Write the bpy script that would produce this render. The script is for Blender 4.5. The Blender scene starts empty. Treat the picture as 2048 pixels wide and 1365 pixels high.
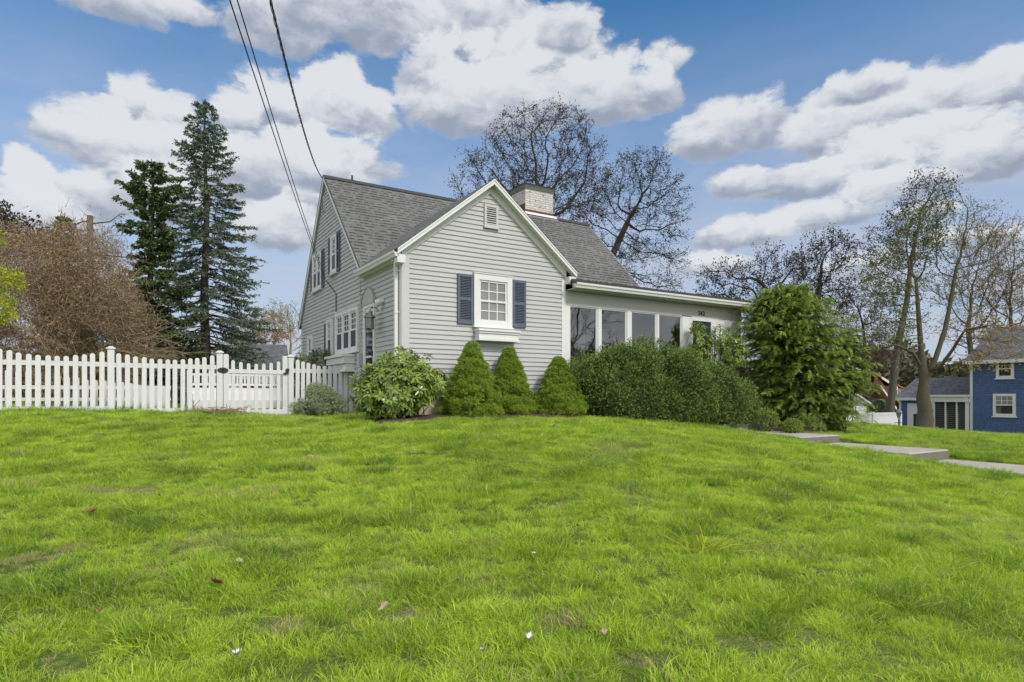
import bpy, math, random
import numpy as np
from mathutils import Vector, Matrix, noise as mnoise

rng = np.random.default_rng(11)
random.seed(11)
SC = bpy.context.scene
COL = SC.collection
F = 1249.0      # focal length of the photograph in its own pixels
E = 0.41        # eye height above the house's grade
HOR = 792.0
R_ = math.radians

# ------------------------------------------------------------------ camera
cam = bpy.data.cameras.new('camera')
camo = bpy.data.objects.new('camera', cam)
COL.objects.link(camo)
camo.location = (0, 0, E)
camo.rotation_euler = (R_(90), 0, 0)
cam.sensor_width = 36.0
cam.lens = F / 2048 * 36.0
cam.shift_y = (HOR - 682.5) / 2048
cam.clip_start = 0.05
cam.clip_end = 3000
SC.camera = camo

# ------------------------------------------------------------------ sun and exposure
SUN_AZ, SUN_EL = 135.0, 44.0           # compass-like: degrees clockwise from +Y (view axis)
SUN_STR, SUN_ANG, SKY_STR, EXPO = 2.0, 10.0, 0.15, 0.42
sd = bpy.data.lights.new('sun', 'SUN')
sd.energy = SUN_STR; sd.angle = R_(SUN_ANG); sd.color = (1.0, 0.955, 0.89)
so = bpy.data.objects.new('sun', sd)
COL.objects.link(so)
a_, e_ = R_(SUN_AZ), R_(SUN_EL)
sv = Vector((math.sin(a_) * math.cos(e_), math.cos(a_) * math.cos(e_), math.sin(e_)))
so.rotation_euler = sv.to_track_quat('Z', 'Y').to_euler()
so.location = (10, -10, 30)
SC.view_settings.view_transform = 'Standard'
SC.view_settings.look = 'None'
SC.view_settings.exposure = EXPO
SC.view_settings.gamma = 1.0
SC.view_settings.use_curve_mapping = False
SC.cycles.max_bounces = 8
SC.cycles.transparent_max_bounces = 8
SC.cycles.use_adaptive_sampling = True
SC.cycles.adaptive_threshold = 0.02

# ------------------------------------------------------------------ sky: Nishita + cumulus by direction
wd = bpy.data.worlds.new('World')
SC.world = wd
wd.use_nodes = True
nt = wd.node_tree
nt.nodes.clear()
def N(tree, typ, **kw):
    n = tree.nodes.new(typ)
    for k, v in kw.items():
        setattr(n, k, v)
    return n
def M_(tree, op, a, b=None, c=None, clamp=False):
    n = tree.nodes.new('ShaderNodeMath'); n.operation = op; n.use_clamp = clamp
    for i, x in enumerate((a, b, c)):
        if x is None: continue
        if isinstance(x, (int, float)): n.inputs[i].default_value = x
        else: tree.links.new(x, n.inputs[i])
    return n.outputs[0]
def VM(tree, op, a, b=None, scale=None):
    n = tree.nodes.new('ShaderNodeVectorMath'); n.operation = op
    for i, x in enumerate((a, b)):
        if x is None: continue
        if isinstance(x, (tuple, list)): n.inputs[i].default_value = x
        else: tree.links.new(x, n.inputs[i])
    if scale is not None:
        n.inputs['Scale'].default_value = scale
    return n.outputs['Value'] if op in ('LENGTH', 'DOT_PRODUCT') else n.outputs[0]
def MIX(tree, f, a, b, typ='MIX'):
    n = tree.nodes.new('ShaderNodeMix'); n.data_type = 'RGBA'; n.blend_type = typ
    for s, x in ((n.inputs[0], f), (n.inputs[6], a), (n.inputs[7], b)):
        if isinstance(x, (int, float)): s.default_value = x
        elif isinstance(x, (tuple, list)): s.default_value = (*x[:3], 1)
        else: tree.links.new(x, s)
    return n.outputs[2]
def RAMP(tree, f, stops, interp='LINEAR'):
    n = tree.nodes.new('ShaderNodeValToRGB'); n.color_ramp.interpolation = interp
    el = n.color_ramp.elements
    while len(el) < len(stops): el.new(0.5)
    for e, (p, c) in zip(el, stops):
        e.position = p
        e.color = (*c, 1) if isinstance(c, (tuple, list)) else (c, c, c, 1)
    tree.links.new(f, n.inputs[0])
    return n.outputs[0]

# cumulus banks: azimuth, elevation (degrees) and half sizes
CL = []
def cl(px, py, a, b, w=1.0):
    k = (px - 1024) / F
    az = math.degrees(math.atan(k)); el = math.degrees(math.atan((HOR - py) / F * math.cos(math.radians(az))))
    c = math.cos(math.radians(az))
    CL.append((az, el, a / F * 57.3 * c * c, b / F * 57.3 * c, w))
for q in [(560, 55, 115, 62), (750, 35, 190, 75), (950, 60, 150, 60), (230, 15, 140, 34, .8), (360, 20, 90, 28, .7),
          (1090, 140, 165, 48), (1135, 75, 62, 36), (1335, 120, 50, 26, .7),
          (870, 165, 75, 55), (1000, 225, 205, 58), (1200, 205, 115, 52), (1320, 190, 55, 34),
          (680, 205, 75, 50), (560, 238, 130, 52), (720, 240, 75, 44), (470, 250, 55, 45),
          (275, 225, 70, 45), (190, 280, 120, 52), (340, 270, 75, 50), (300, 330, 180, 52), (120, 270, 60, 25, .7),
          (60, 365, 62, 40), (150, 400, 120, 45), (60, 440, 140, 50), (330, 400, 120, 50),
          (1440, 280, 100, 46), (1530, 255, 62, 46), (1690, 270, 125, 60), (1860, 225, 165, 55), (1990, 185, 75, 48), (1740, 182, 105, 30, .8),
          (1830, 300, 240, 40), (1960, 330, 110, 45), (1650, 365, 200, 36), (1500, 372, 90, 26), 
          (1780, 385, 130, 30), (650, 330, 150, 42), (560, 400, 110, 55), (560, 470, 90, 55), (640, 350, 110, 36), (480, 350, 90, 50),
          (1640, 440, 130, 26), (1480, 475, 130, 30, .8), (1840, 430, 80, 18, .7), (1950, 480, 130, 26, .7), (1430, 540, 120, 30, .6), (1700, 540, 140, 28, .5),
          # the part of the sky behind and beside the camera
          ]:
    cl(*q)
for az, el, a, b in [(75, 22, 14, 6), (70, 40, 10, 5), (95, 30, 12, 6), (120, 25, 15, 6), (150, 35, 16, 7), (180, 24, 14, 7), (170, 50, 14, 7),
                     (-150, 30, 15, 7), (-120, 28, 12, 6), (-95, 22, 14, 6), (-75, 34, 12, 6), (-60, 18, 9, 4), (140, 55, 12, 6), (-160, 55, 12, 6)]:
    CL.append((az, el, a, b, 1.0))
grp = bpy.data.node_groups.new('cumulus', 'ShaderNodeTree')
for nm, ty in (('AzEl', 'NodeSocketVector'), ('Noise', 'NodeSocketFloat'), ('ShadeNoise', 'NodeSocketFloat')):
    grp.interface.new_socket(nm, in_out='INPUT', socket_type=ty)
grp.interface.new_socket('Density', in_out='OUTPUT', socket_type='NodeSocketFloat')
grp.interface.new_socket('Shade', in_out='OUTPUT', socket_type='NodeSocketFloat')
gi, go = N(grp, 'NodeGroupInput'), N(grp, 'NodeGroupOutput')
acc = None; sh = None
for (az, el, a, b, w) in CL:
    src = gi.outputs[0]
    if acc is not None:          # ties each bank to the one before, so that they are evaluated one after another
        q_ = N(grp, 'ShaderNodeVectorMath', operation='MULTIPLY_ADD'); grp.links.new(acc, q_.inputs[0]); q_.inputs[1].default_value = (1e-7, 1e-7, 1e-7); grp.links.new(src, q_.inputs[2]); src = q_.outputs[0]
    d = VM(grp, 'SUBTRACT', src, (az, el, 0))
    d = VM(grp, 'MULTIPLY', d, (1 / (a * .98), 1 / (b * 1.0), 0))
    dy = N(grp, 'ShaderNodeSeparateXYZ'); grp.links.new(d, dy.inputs[0]); dy = dy.outputs[1]
    e = N(grp, 'ShaderNodeVectorMath', operation='ABSOLUTE'); grp.links.new(d, e.inputs[0])
    d = VM(grp, 'SUBTRACT', d, VM(grp, 'MULTIPLY', e.outputs[0], (0, .32, 0)))     # flat base, tall top
    q = VM(grp, 'DOT_PRODUCT', d, d)
    v = M_(grp, 'ADD', M_(grp, 'SUBTRACT', w, q), gi.outputs[1])
    si = M_(grp, 'MULTIPLY_ADD', dy, .85, gi.outputs[2])
    mk = N(grp, 'ShaderNodeMapRange', interpolation_type='SMOOTHSTEP'); grp.links.new(v, mk.inputs[0])
    mk.inputs[1].default_value = -0.44; mk.inputs[2].default_value = 0.50
    cb_ = N(grp, 'ShaderNodeCombineXYZ'); grp.links.new(si, cb_.inputs[0]); cb_.inputs[1].default_value = 1.0
    m = N(grp, 'ShaderNodeMix', data_type='VECTOR'); grp.links.new(mk.outputs[0], m.inputs[0])
    if acc is None: m.inputs[4].default_value = (0.5, 0, 0)
    else: grp.links.new(acc, m.inputs[4])
    grp.links.new(cb_.outputs[0], m.inputs[5]); acc = m.outputs[1]
sx_ = N(grp, 'ShaderNodeSeparateXYZ'); grp.links.new(acc, sx_.inputs[0])
grp.links.new(sx_.outputs[1], go.inputs[0]); grp.links.new(sx_.outputs[0], go.inputs[1])

tc = N(nt, 'ShaderNodeTexCoord')
sep = N(nt, 'ShaderNodeSeparateXYZ'); nt.links.new(tc.outputs['Generated'], sep.inputs[0])
deg = 57.29578
azn = M_(nt, 'MULTIPLY', M_(nt, 'ARCTAN2', sep.outputs[0], sep.outputs[1]), deg)
eln = M_(nt, 'MULTIPLY', M_(nt, 'ARCSINE', sep.outputs[2]), deg)
cmb = N(nt, 'ShaderNodeCombineXYZ'); nt.links.new(azn, cmb.inputs[0]); nt.links.new(eln, cmb.inputs[1])
def fbm(vec, scale, detail, rough, stretch=(1, 1.5, 1)):
    m = VM(nt, 'MULTIPLY', vec, stretch)
    n = N(nt, 'ShaderNodeTexNoise'); n.inputs['Scale'].default_value = scale
    n.inputs['Detail'].default_value = detail; n.inputs['Roughness'].default_value = rough
    nt.links.new(m, n.inputs['Vector'])
    return n
warp = fbm(cmb.outputs[0], 0.16, 5, .6)
wv = VM(nt, 'SUBTRACT', warp.outputs['Color'], (.5, .5, .5))
wv = VM(nt, 'MULTIPLY', wv, (4.6, 1.9, 0))
p1 = VM(nt, 'ADD', cmb.outputs[0], wv)
n1 = fbm(p1, 0.30, 9, .60)
nz = M_(nt, 'MULTIPLY', M_(nt, 'SUBTRACT', n1.outputs[0], .485), 2.3)
n2 = fbm(VM(nt, 'ADD', p1, (0.3, -1.1, 0)), 0.30, 7, .55)
n3 = fbm(cmb.outputs[0], 0.11, 3, .5)
sn = M_(nt, 'MULTIPLY_ADD', M_(nt, 'SUBTRACT', n1.outputs[0], n2.outputs[0]), 1.8, .46)   # relief: lit from above
sn = M_(nt, 'MULTIPLY_ADD', M_(nt, 'SUBTRACT', n3.outputs[0], .5), .5, sn)
g_ = N(nt, 'ShaderNodeGroup'); g_.node_tree = grp
nt.links.new(p1, g_.inputs[0]); nt.links.new(nz, g_.inputs[1]); nt.links.new(sn, g_.inputs[2])
# low veil that thickens towards the horizon
veil = RAMP(nt, M_(nt, 'DIVIDE', eln, 45.0), [(0.0, 1.0), (0.22, .85), (0.45, .42), (0.70, 0.0)])
vn = fbm(cmb.outputs[0], 0.12, 4, .55, (1, 3, 1))
veil = M_(nt, 'MULTIPLY', veil, M_(nt, 'MULTIPLY_ADD', vn.outputs[0], 1.0, .45), clamp=True)
cov = N(nt, 'ShaderNodeMapRange', interpolation_type='SMOOTHSTEP'); nt.links.new(g_.outputs[0], cov.inputs[0])
cov.inputs[1].default_value = 0.0; cov.inputs[2].default_value = 1.0
shd = N(nt, 'ShaderNodeMapRange', interpolation_type='SMOOTHSTEP'); nt.links.new(g_.outputs[1], shd.inputs[0])
shd.inputs[1].default_value = -0.15; shd.inputs[2].default_value = 1.15
sky = N(nt, 'ShaderNodeTexSky'); sky.sky_type = 'NISHITA'; sky.sun_disc = False
sky.sun_elevation = R_(SUN_EL); sky.sun_rotation = R_(SUN_AZ); sky.altitude = 100
sky.air_density = 1.0; sky.dust_density = 0.4; sky.ozone_density = 2.5
blue = MIX(nt, 1.0, sky.outputs[0], (0.33, 0.62, 0.75), 'MULTIPLY')
CLW, CLG, VEC = (3.8, 3.9, 4.05), (1.6, 1.85, 2.35), (2.75, 2.9, 3.4)
cc = MIX(nt, shd.outputs[0], CLG, CLW)
s1 = MIX(nt, veil, blue, VEC)
s2 = MIX(nt, M_(nt, 'MULTIPLY', cov.outputs[0], .96), s1, cc)
# unseen bright cloud, added overhead and behind the camera to raise the soft light
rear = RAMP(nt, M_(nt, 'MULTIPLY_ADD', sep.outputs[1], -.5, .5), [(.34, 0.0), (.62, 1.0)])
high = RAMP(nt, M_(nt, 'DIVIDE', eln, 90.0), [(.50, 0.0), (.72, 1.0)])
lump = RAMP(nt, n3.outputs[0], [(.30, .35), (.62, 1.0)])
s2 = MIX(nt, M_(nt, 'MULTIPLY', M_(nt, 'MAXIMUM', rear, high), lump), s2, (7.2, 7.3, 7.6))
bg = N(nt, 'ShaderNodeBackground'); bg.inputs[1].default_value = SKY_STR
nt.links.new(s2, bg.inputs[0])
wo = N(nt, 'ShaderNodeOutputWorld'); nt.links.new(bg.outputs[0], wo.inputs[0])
wd.cycles.sampling_method = 'MANUAL'; wd.cycles.sample_map_resolution = 512

# ------------------------------------------------------------------ helpers
def pt(px, py, Y):
    return np.array([(px - 1024) / F * Y, Y, E + (HOR - py) / F * Y])
def tag(o, label=None, cat=None, group=None, kind=None):
    if label: o['label'] = label
    if cat: o['category'] = cat
    if group: o['group'] = group
    if kind: o['kind'] = kind
    return o
def empty(name, loc=(0, 0, 0), rz=0.0, **kw):
    o = bpy.data.objects.new(name, None); COL.objects.link(o)
    o.location = tuple(float(c) for c in loc); o.rotation_euler = (0, 0, rz); o.empty_display_size = .3
    return tag(o, **kw)
def npobj(name, V, faces, mats, parent=None, smooth=False, fmat=None, uv=None, **kw):
    """faces: list of integer arrays (n,k)"""
    V = np.asarray(V, np.float32).reshape(-1, 3)
    me = bpy.data.meshes.new(name)
    me.vertices.add(len(V)); me.vertices.foreach_set('co', V.ravel())
    fl = [np.asarray(f, np.int32) for f in faces if len(f)]
    tot = np.concatenate([np.full(len(f), f.shape[1], np.int32) for f in fl]) if fl else np.zeros(0, np.int32)
    vi = np.concatenate([f.ravel() for f in fl]) if fl else np.zeros(0, np.int32)
    me.loops.add(len(vi)); me.loops.foreach_set('vertex_index', vi)
    me.polygons.add(len(tot))
    st = np.zeros(len(tot), np.int32)
    if len(tot): st[1:] = np.cumsum(tot)[:-1]
    me.polygons.foreach_set('loop_start', st)
    me.update(calc_edges=True)
    if smooth: me.polygons.foreach_set('use_smooth', np.ones(len(tot), bool))
    if fmat is not None: me.polygons.foreach_set('material_index', np.asarray(fmat, np.int32))
    if uv is not None:
        u = me.uv_layers.new(name='uv'); u.data.foreach_set('uv', np.asarray(uv, np.float32).ravel())
    for m in (mats if isinstance(mats, (list, tuple)) else [mats]): me.materials.append(m)
    o = bpy.data.objects.new(name, me); COL.objects.link(o)
    if parent is not None: o.parent = parent
    return tag(o, **kw)

class MB:
    """collects simple shapes; build() links them as one mesh object"""
    def __init__(s): s.v = []; s.f = []; s.uv = []; s.hasuv = False
    def add(s, vs, fs, uvs=None):
        b = len(s.v); s.v += [tuple(map(float, p)) for p in vs]
        for f in fs: s.f.append([b + i for i in f])
        if uvs is not None: s.hasuv = True; s.uv += uvs
        return s
    def hexa(s, p):   # 8 points: bottom 4 ccw, top 4 ccw
        return s.add(p, [(0, 3, 2, 1), (4, 5, 6, 7), (0, 1, 5, 4), (1, 2, 6, 5), (2, 3, 7, 6), (3, 0, 4, 7)])
    def box(s, x0, x1, y0, y1, z0, z1):
        x0, x1 = min(x0, x1), max(x0, x1); y0, y1 = min(y0, y1), max(y0, y1); z0, z1 = min(z0, z1), max(z0, z1)
        return s.hexa([(x0, y0, z0), (x1, y0, z0), (x1, y1, z0), (x0, y1, z0), (x0, y0, z1), (x1, y0, z1), (x1, y1, z1), (x0, y1, z1)])
    def prism(s, poly, vec):
        n = len(poly); vec = np.array(vec)
        a = [np.array(p, float) for p in poly]; b = [p + vec for p in a]
        return s.add(a + b, [tuple(range(n))[::-1], tuple(range(n, 2 * n))] + [(i, (i + 1) % n, n + (i + 1) % n, n + i) for i in range(n)])
    def tube(s, pts, r, k=8, cap=True):
        pts = [np.array(p, float) for p in pts]; rs = r if isinstance(r, (list, tuple)) else [r] * len(pts)
        rings = []
        ref = np.array([0.31, .17, .93])
        for i, p in enumerate(pts):
            d = pts[min(i + 1, len(pts) - 1)] - pts[max(i - 1, 0)]; d = d / (np.linalg.norm(d) + 1e-9)
            rf = ref if abs(d @ ref) < .95 else np.array([1., 0, 0])
            u = np.cross(d, rf); u /= np.linalg.norm(u); w = np.cross(d, u)
            rings.append([p + rs[i] * (math.cos(2 * math.pi * j / k) * u + math.sin(2 * math.pi * j / k) * w) for j in range(k)])
        vs = [q for rg in rings for q in rg]; fs = []
        for i in range(len(pts) - 1):
            for j in range(k):
                a, b = i * k + j, i * k + (j + 1) % k
                fs.append((a, b, b + k, a + k))
        if cap: fs += [tuple(range(k))[::-1], tuple(range((len(pts) - 1) * k, len(pts) * k))]
        return s.add(vs, fs)
    def lathe(s, prof, c=(0, 0, 0), k=16):
        pts = [(c[0], c[1], c[2] + z) for r, z in prof]
        vs = []; fs = []
        for (r, z) in prof:
            for j in range(k): vs.append((c[0] + r * math.cos(2 * math.pi * j / k), c[1] + r * math.sin(2 * math.pi * j / k), c[2] + z))
        for i in range(len(prof) - 1):
            for j in range(k):
                a, b = i * k + j, i * k + (j + 1) % k
                fs.append((a, b, b + k, a + k))
        fs += [tuple(range(k))[::-1], tuple(range((len(prof) - 1) * k, len(prof) * k))]
        return s.add(vs, fs)
    def build(s, name, m, parent=None, smooth=False, bevel=0, **kw):
        me = bpy.data.meshes.new(name); me.from_pydata(s.v, [], s.f)
        if s.hasuv:
            u = me.uv_layers.new(name='uv')
            u.data.foreach_set('uv', np.array(s.uv, np.float32).ravel())
        if smooth: me.polygons.foreach_set('use_smooth', [True] * len(me.polygons))
        me.materials.append(m); me.update()
        o = bpy.data.objects.new(name, me); COL.objects.link(o)
        if parent is not None: o.parent = parent
        if bevel:
            b = o.modifiers.new('bevel', 'BEVEL'); b.width = bevel; b.segments = 2; b.limit_method = 'ANGLE'
        return tag(o, **kw)

def vnoise(x, y, s, seed=0):
    """smooth value noise 0..1"""
    x = np.asarray(x) * s + 37.3 * seed; y = np.asarray(y) * s - 11.7 * seed
    xi = np.floor(x).astype(np.int64); yi = np.floor(y).astype(np.int64); fx = x - xi; fy = y - yi
    fx = fx * fx * (3 - 2 * fx); fy = fy * fy * (3 - 2 * fy)
    def h(a, b):
        n = (a * 374761393 + b * 668265263 + seed * 982451653) & 0x7fffffff
        n = ((n ^ (n >> 13)) * 1274126177) & 0x7fffffff
        return ((n ^ (n >> 16)) & 0xffff) / 65535.0
    return (h(xi, yi) * (1 - fx) + h(xi + 1, yi) * fx) * (1 - fy) + (h(xi, yi + 1) * (1 - fx) + h(xi + 1, yi + 1) * fx) * fy
def fnoise(x, y, s, seed=0, o=3):
    return sum(vnoise(x, y, s * 2 ** i, seed + i) * .5 ** i for i in range(o)) / sum(.5 ** i for i in range(o))

# ------------------------------------------------------------------ materials
MT = {}
def mat(name, col, rough=.7, var=.12, vscale=3.0, bump=0.0, bscale=30.0, metal=0.0, spec=.3, second=None, smix=(.45, .62), sscale=6.0):
    m = bpy.data.materials.new(name); m.use_nodes = True; t = m.node_tree
    b = t.nodes['Principled BSDF']; b.inputs['Roughness'].default_value = rough; b.inputs['Metallic'].default_value = metal
    b.inputs['Specular IOR Level'].default_value = spec
    c = N(t, 'ShaderNodeTexCoord').outputs['Object']
    n = N(t, 'ShaderNodeTexNoise'); n.inputs['Scale'].default_value = vscale; n.inputs['Detail'].default_value = 5; t.links.new(c, n.inputs['Vector'])
    dark = tuple(x * (1 - var) for x in col); lite = tuple(min(1, x * (1 + var)) for x in col)
    o = MIX(t, n.outputs[0], dark, lite)
    if second:
        n2 = N(t, 'ShaderNodeTexNoise'); n2.inputs['Scale'].default_value = sscale; n2.inputs['Detail'].default_value = 8; n2.inputs['Roughness'].default_value = .7
        t.links.new(c, n2.inputs['Vector'])
        o = MIX(t, RAMP(t, n2.outputs[0], [(smix[0], 0.0), (smix[1], 1.0)]), o, second)
    t.links.new(o, b.inputs['Base Color'])
    if bump:
        n3 = N(t, 'ShaderNodeTexNoise'); n3.inputs['Scale'].default_value = bscale; n3.inputs['Detail'].default_value = 6; t.links.new(c, n3.inputs['Vector'])
        bp = N(t, 'ShaderNodeBump'); bp.inputs['Strength'].default_value = bump; bp.inputs['Distance'].default_value = .02
        t.links.new(n3.outputs[0], bp.inputs['Height']); t.links.new(bp.outputs[0], b.inputs['Normal'])
    MT[name] = m
    return m
def leafmat(name, ca, cb, rough=.5, trans=.35, cc=None, spec=.35, nscale=1.2):
    """leaves: each leaf (mesh island) takes its own colour between ca and cb; cc an occasional third colour"""
    m = bpy.data.materials.new(name); m.use_nodes = True; t = m.node_tree
    b = t.nodes['Principled BSDF']; b.inputs['Roughness'].default_value = rough; b.inputs['Specular IOR Level'].default_value = spec
    g = N(t, 'ShaderNodeNewGeometry')
    c = N(t, 'ShaderNodeTexCoord').outputs['Object']
    n = N(t, 'ShaderNodeTexNoise'); n.inputs['Scale'].default_value = nscale; n.inputs['Detail'].default_value = 3; t.links.new(c, n.inputs['Vector'])
    f = M_(t, 'ADD', M_(t, 'MULTIPLY', g.outputs['Random Per Island'], .65), M_(t, 'MULTIPLY', M_(t, 'SUBTRACT', n.outputs[0], .33), 1.1), clamp=True)
    o = MIX(t, f, ca, cb)
    if cc:
        o = MIX(t, M_(t, 'GREATER_THAN', M_(t, 'FRACT', M_(t, 'MULTIPLY', g.outputs['Random Per Island'], 17.3)), .93), o, cc)
    t.links.new(o, b.inputs['Base Color'])
    tr = N(t, 'ShaderNodeBsdfTranslucent'); t.links.new(o, tr.inputs[0])
    mx = N(t, 'ShaderNodeMixShader'); mx.inputs[0].default_value = trans
    t.links.new(b.outputs[0], mx.inputs[1]); t.links.new(tr.outputs[0], mx.inputs[2])
    t.links.new(mx.outputs[0], t.nodes['Material Output'].inputs[0])
    MT[name] = m
    return m
mat('siding', (.425, .419, .413), .55, .08, .5, .08, 60)
mat('trim_white', (.66, .65, .635), .45, .03, 1.5)
mat('trim_grey', (.50, .49, .475), .5, .03, 1.5)
mat('header_paint', (.42, .40, .375), .5, .03, 1.0)
mat('shutter_blue', (.10, .112, .150), .5, .08, 3)
mat('foundation', (.40, .34, .25), .9, .15, 4, .5, 40)
mat('concrete', (.38, .35, .30), .9, .2, 2.5, .6, 60, second=(.26, .24, .20), smix=(.48, .75), sscale=5)
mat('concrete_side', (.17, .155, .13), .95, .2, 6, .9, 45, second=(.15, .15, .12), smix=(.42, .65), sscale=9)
mat('dark_metal', (.03, .03, .032), .5, .1)
mat('lead', (.24, .24, .23), .55, .15, 4, metal=.2)
mat('shingle_edge', (.05, .05, .052), .9, .2, 10)
mat('cable', (.015, .015, .016), .6, .1)
mat('cable_grey', (.13, .13, .135), .6, .1)
mat('vinyl', (.63, .625, .62), .4, .03, 1.5, second=(.52, .515, .46), smix=(.55, .8), sscale=2.5)
mat('old_white', (.62, .61, .58), .6, .08, 3, second=(.25, .27, .2), smix=(.62, .8), sscale=8)
mat('mulch', (.07, .045, .03), .95, .4, 9, 1.0, 40)
mat('bark_grey', (.095, .08, .065), .9, .3, 4, 1.0, 25)
mat('bark_dark', (.035, .03, .027), .9, .3, 4, .6, 25)
mat('bark_oak', (.05, .04, .033), .9, .3, 3, .6, 25)
mat('bark_maple', (.10, .082, .06), .9, .25, 3, 1.0, 18, second=(.10, .11, .05), smix=(.5, .7), sscale=2.5)
mat('bark_spruce', (.075, .06, .05), .95, .3, 5, 1.0, 25)
mat('bark_tan', (.30, .22, .13), .9, .25, 3)
mat('curtain', (.55, .53, .50), .9, .12, 5)
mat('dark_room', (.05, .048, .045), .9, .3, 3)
mat('brass', (.22, .21, .17), .4, .2, 8, metal=.6)
mat('screen', (.055, .065, .085), .35, .1, 6, spec=.5)
mat('brown_roof', (.24, .13, .07), .9, .2, 2, .5, 8)
mat('brown_wall', (.12, .06, .04), .9, .25, 3)
mat('cream', (.55, .50, .36), .7, .05)
mat('wire_fence', (.10, .10, .10), .5)

def shingles(name, c1, c2, cm, w=.33, h=.14, mort=.012, scale_noise=1.0, usez=False):
    m = bpy.data.materials.new(name); m.use_nodes = True; t = m.node_tree
    b = t.nodes['Principled BSDF']; b.inputs['Roughness'].default_value = .92; b.inputs['Specular IOR Level'].default_value = .2
    uv = N(t, 'ShaderNodeUVMap').outputs[0]
    br = N(t, 'ShaderNodeTexBrick'); br.offset = .37; br.offset_frequency = 2; br.squash = 1.0
    br.inputs['Scale'].default_value = 1.0; br.inputs['Brick Width'].default_value = w; br.inputs['Row Height'].default_value = h
    br.inputs['Mortar Size'].default_value = mort; br.inputs['Mortar Smooth'].default_value = .3; br.inputs['Bias'].default_value = -.1
    br.inputs[1].default_value = (*c1, 1); br.inputs[2].default_value = (*c2, 1); br.inputs[3].default_value = (*cm, 1)
    t.links.new(uv, br.inputs['Vector'])
    n = N(t, 'ShaderNodeTexNoise'); n.inputs['Scale'].default_value = 220; n.inputs['Detail'].default_value = 2; t.links.new(uv, n.inputs['Vector'])
    n2 = N(t, 'ShaderNodeTexNoise'); n2.inputs['Scale'].default_value = .7; n2.inputs['Detail'].default_value = 4; t.links.new(uv, n2.inputs['Vector'])
    k = M_(t, 'ADD', M_(t, 'MULTIPLY_ADD', n.outputs[0], .5, .5), M_(t, 'MULTIPLY_ADD', n2.outputs[0], .4, .05))
    cx = N(t, 'ShaderNodeCombineColor')
    for i in range(3): t.links.new(k, cx.inputs[i])
    o = MIX(t, 1.0, br.outputs[0], cx.outputs[0], 'MULTIPLY')
    t.links.new(o, b.inputs['Base Color'])
    # each course is thicker at its lower (butt) edge
    sp = N(t, 'ShaderNodeSeparateXYZ'); t.links.new(uv, sp.inputs[0])
    fr = M_(t, 'FRACT', M_(t, 'DIVIDE', sp.outputs[1], h))
    hgt = M_(t, 'ADD', M_(t, 'SUBTRACT', 1.0, fr), M_(t, 'MULTIPLY', br.outputs[1], -.6))
    bp = N(t, 'ShaderNodeBump'); bp.inputs['Strength'].default_value = .8; bp.inputs['Distance'].default_value = .012
    t.links.new(hgt, bp.inputs['Height']); t.links.new(bp.outputs[0], b.inputs['Normal'])
    MT[name] = m
    return m

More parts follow.
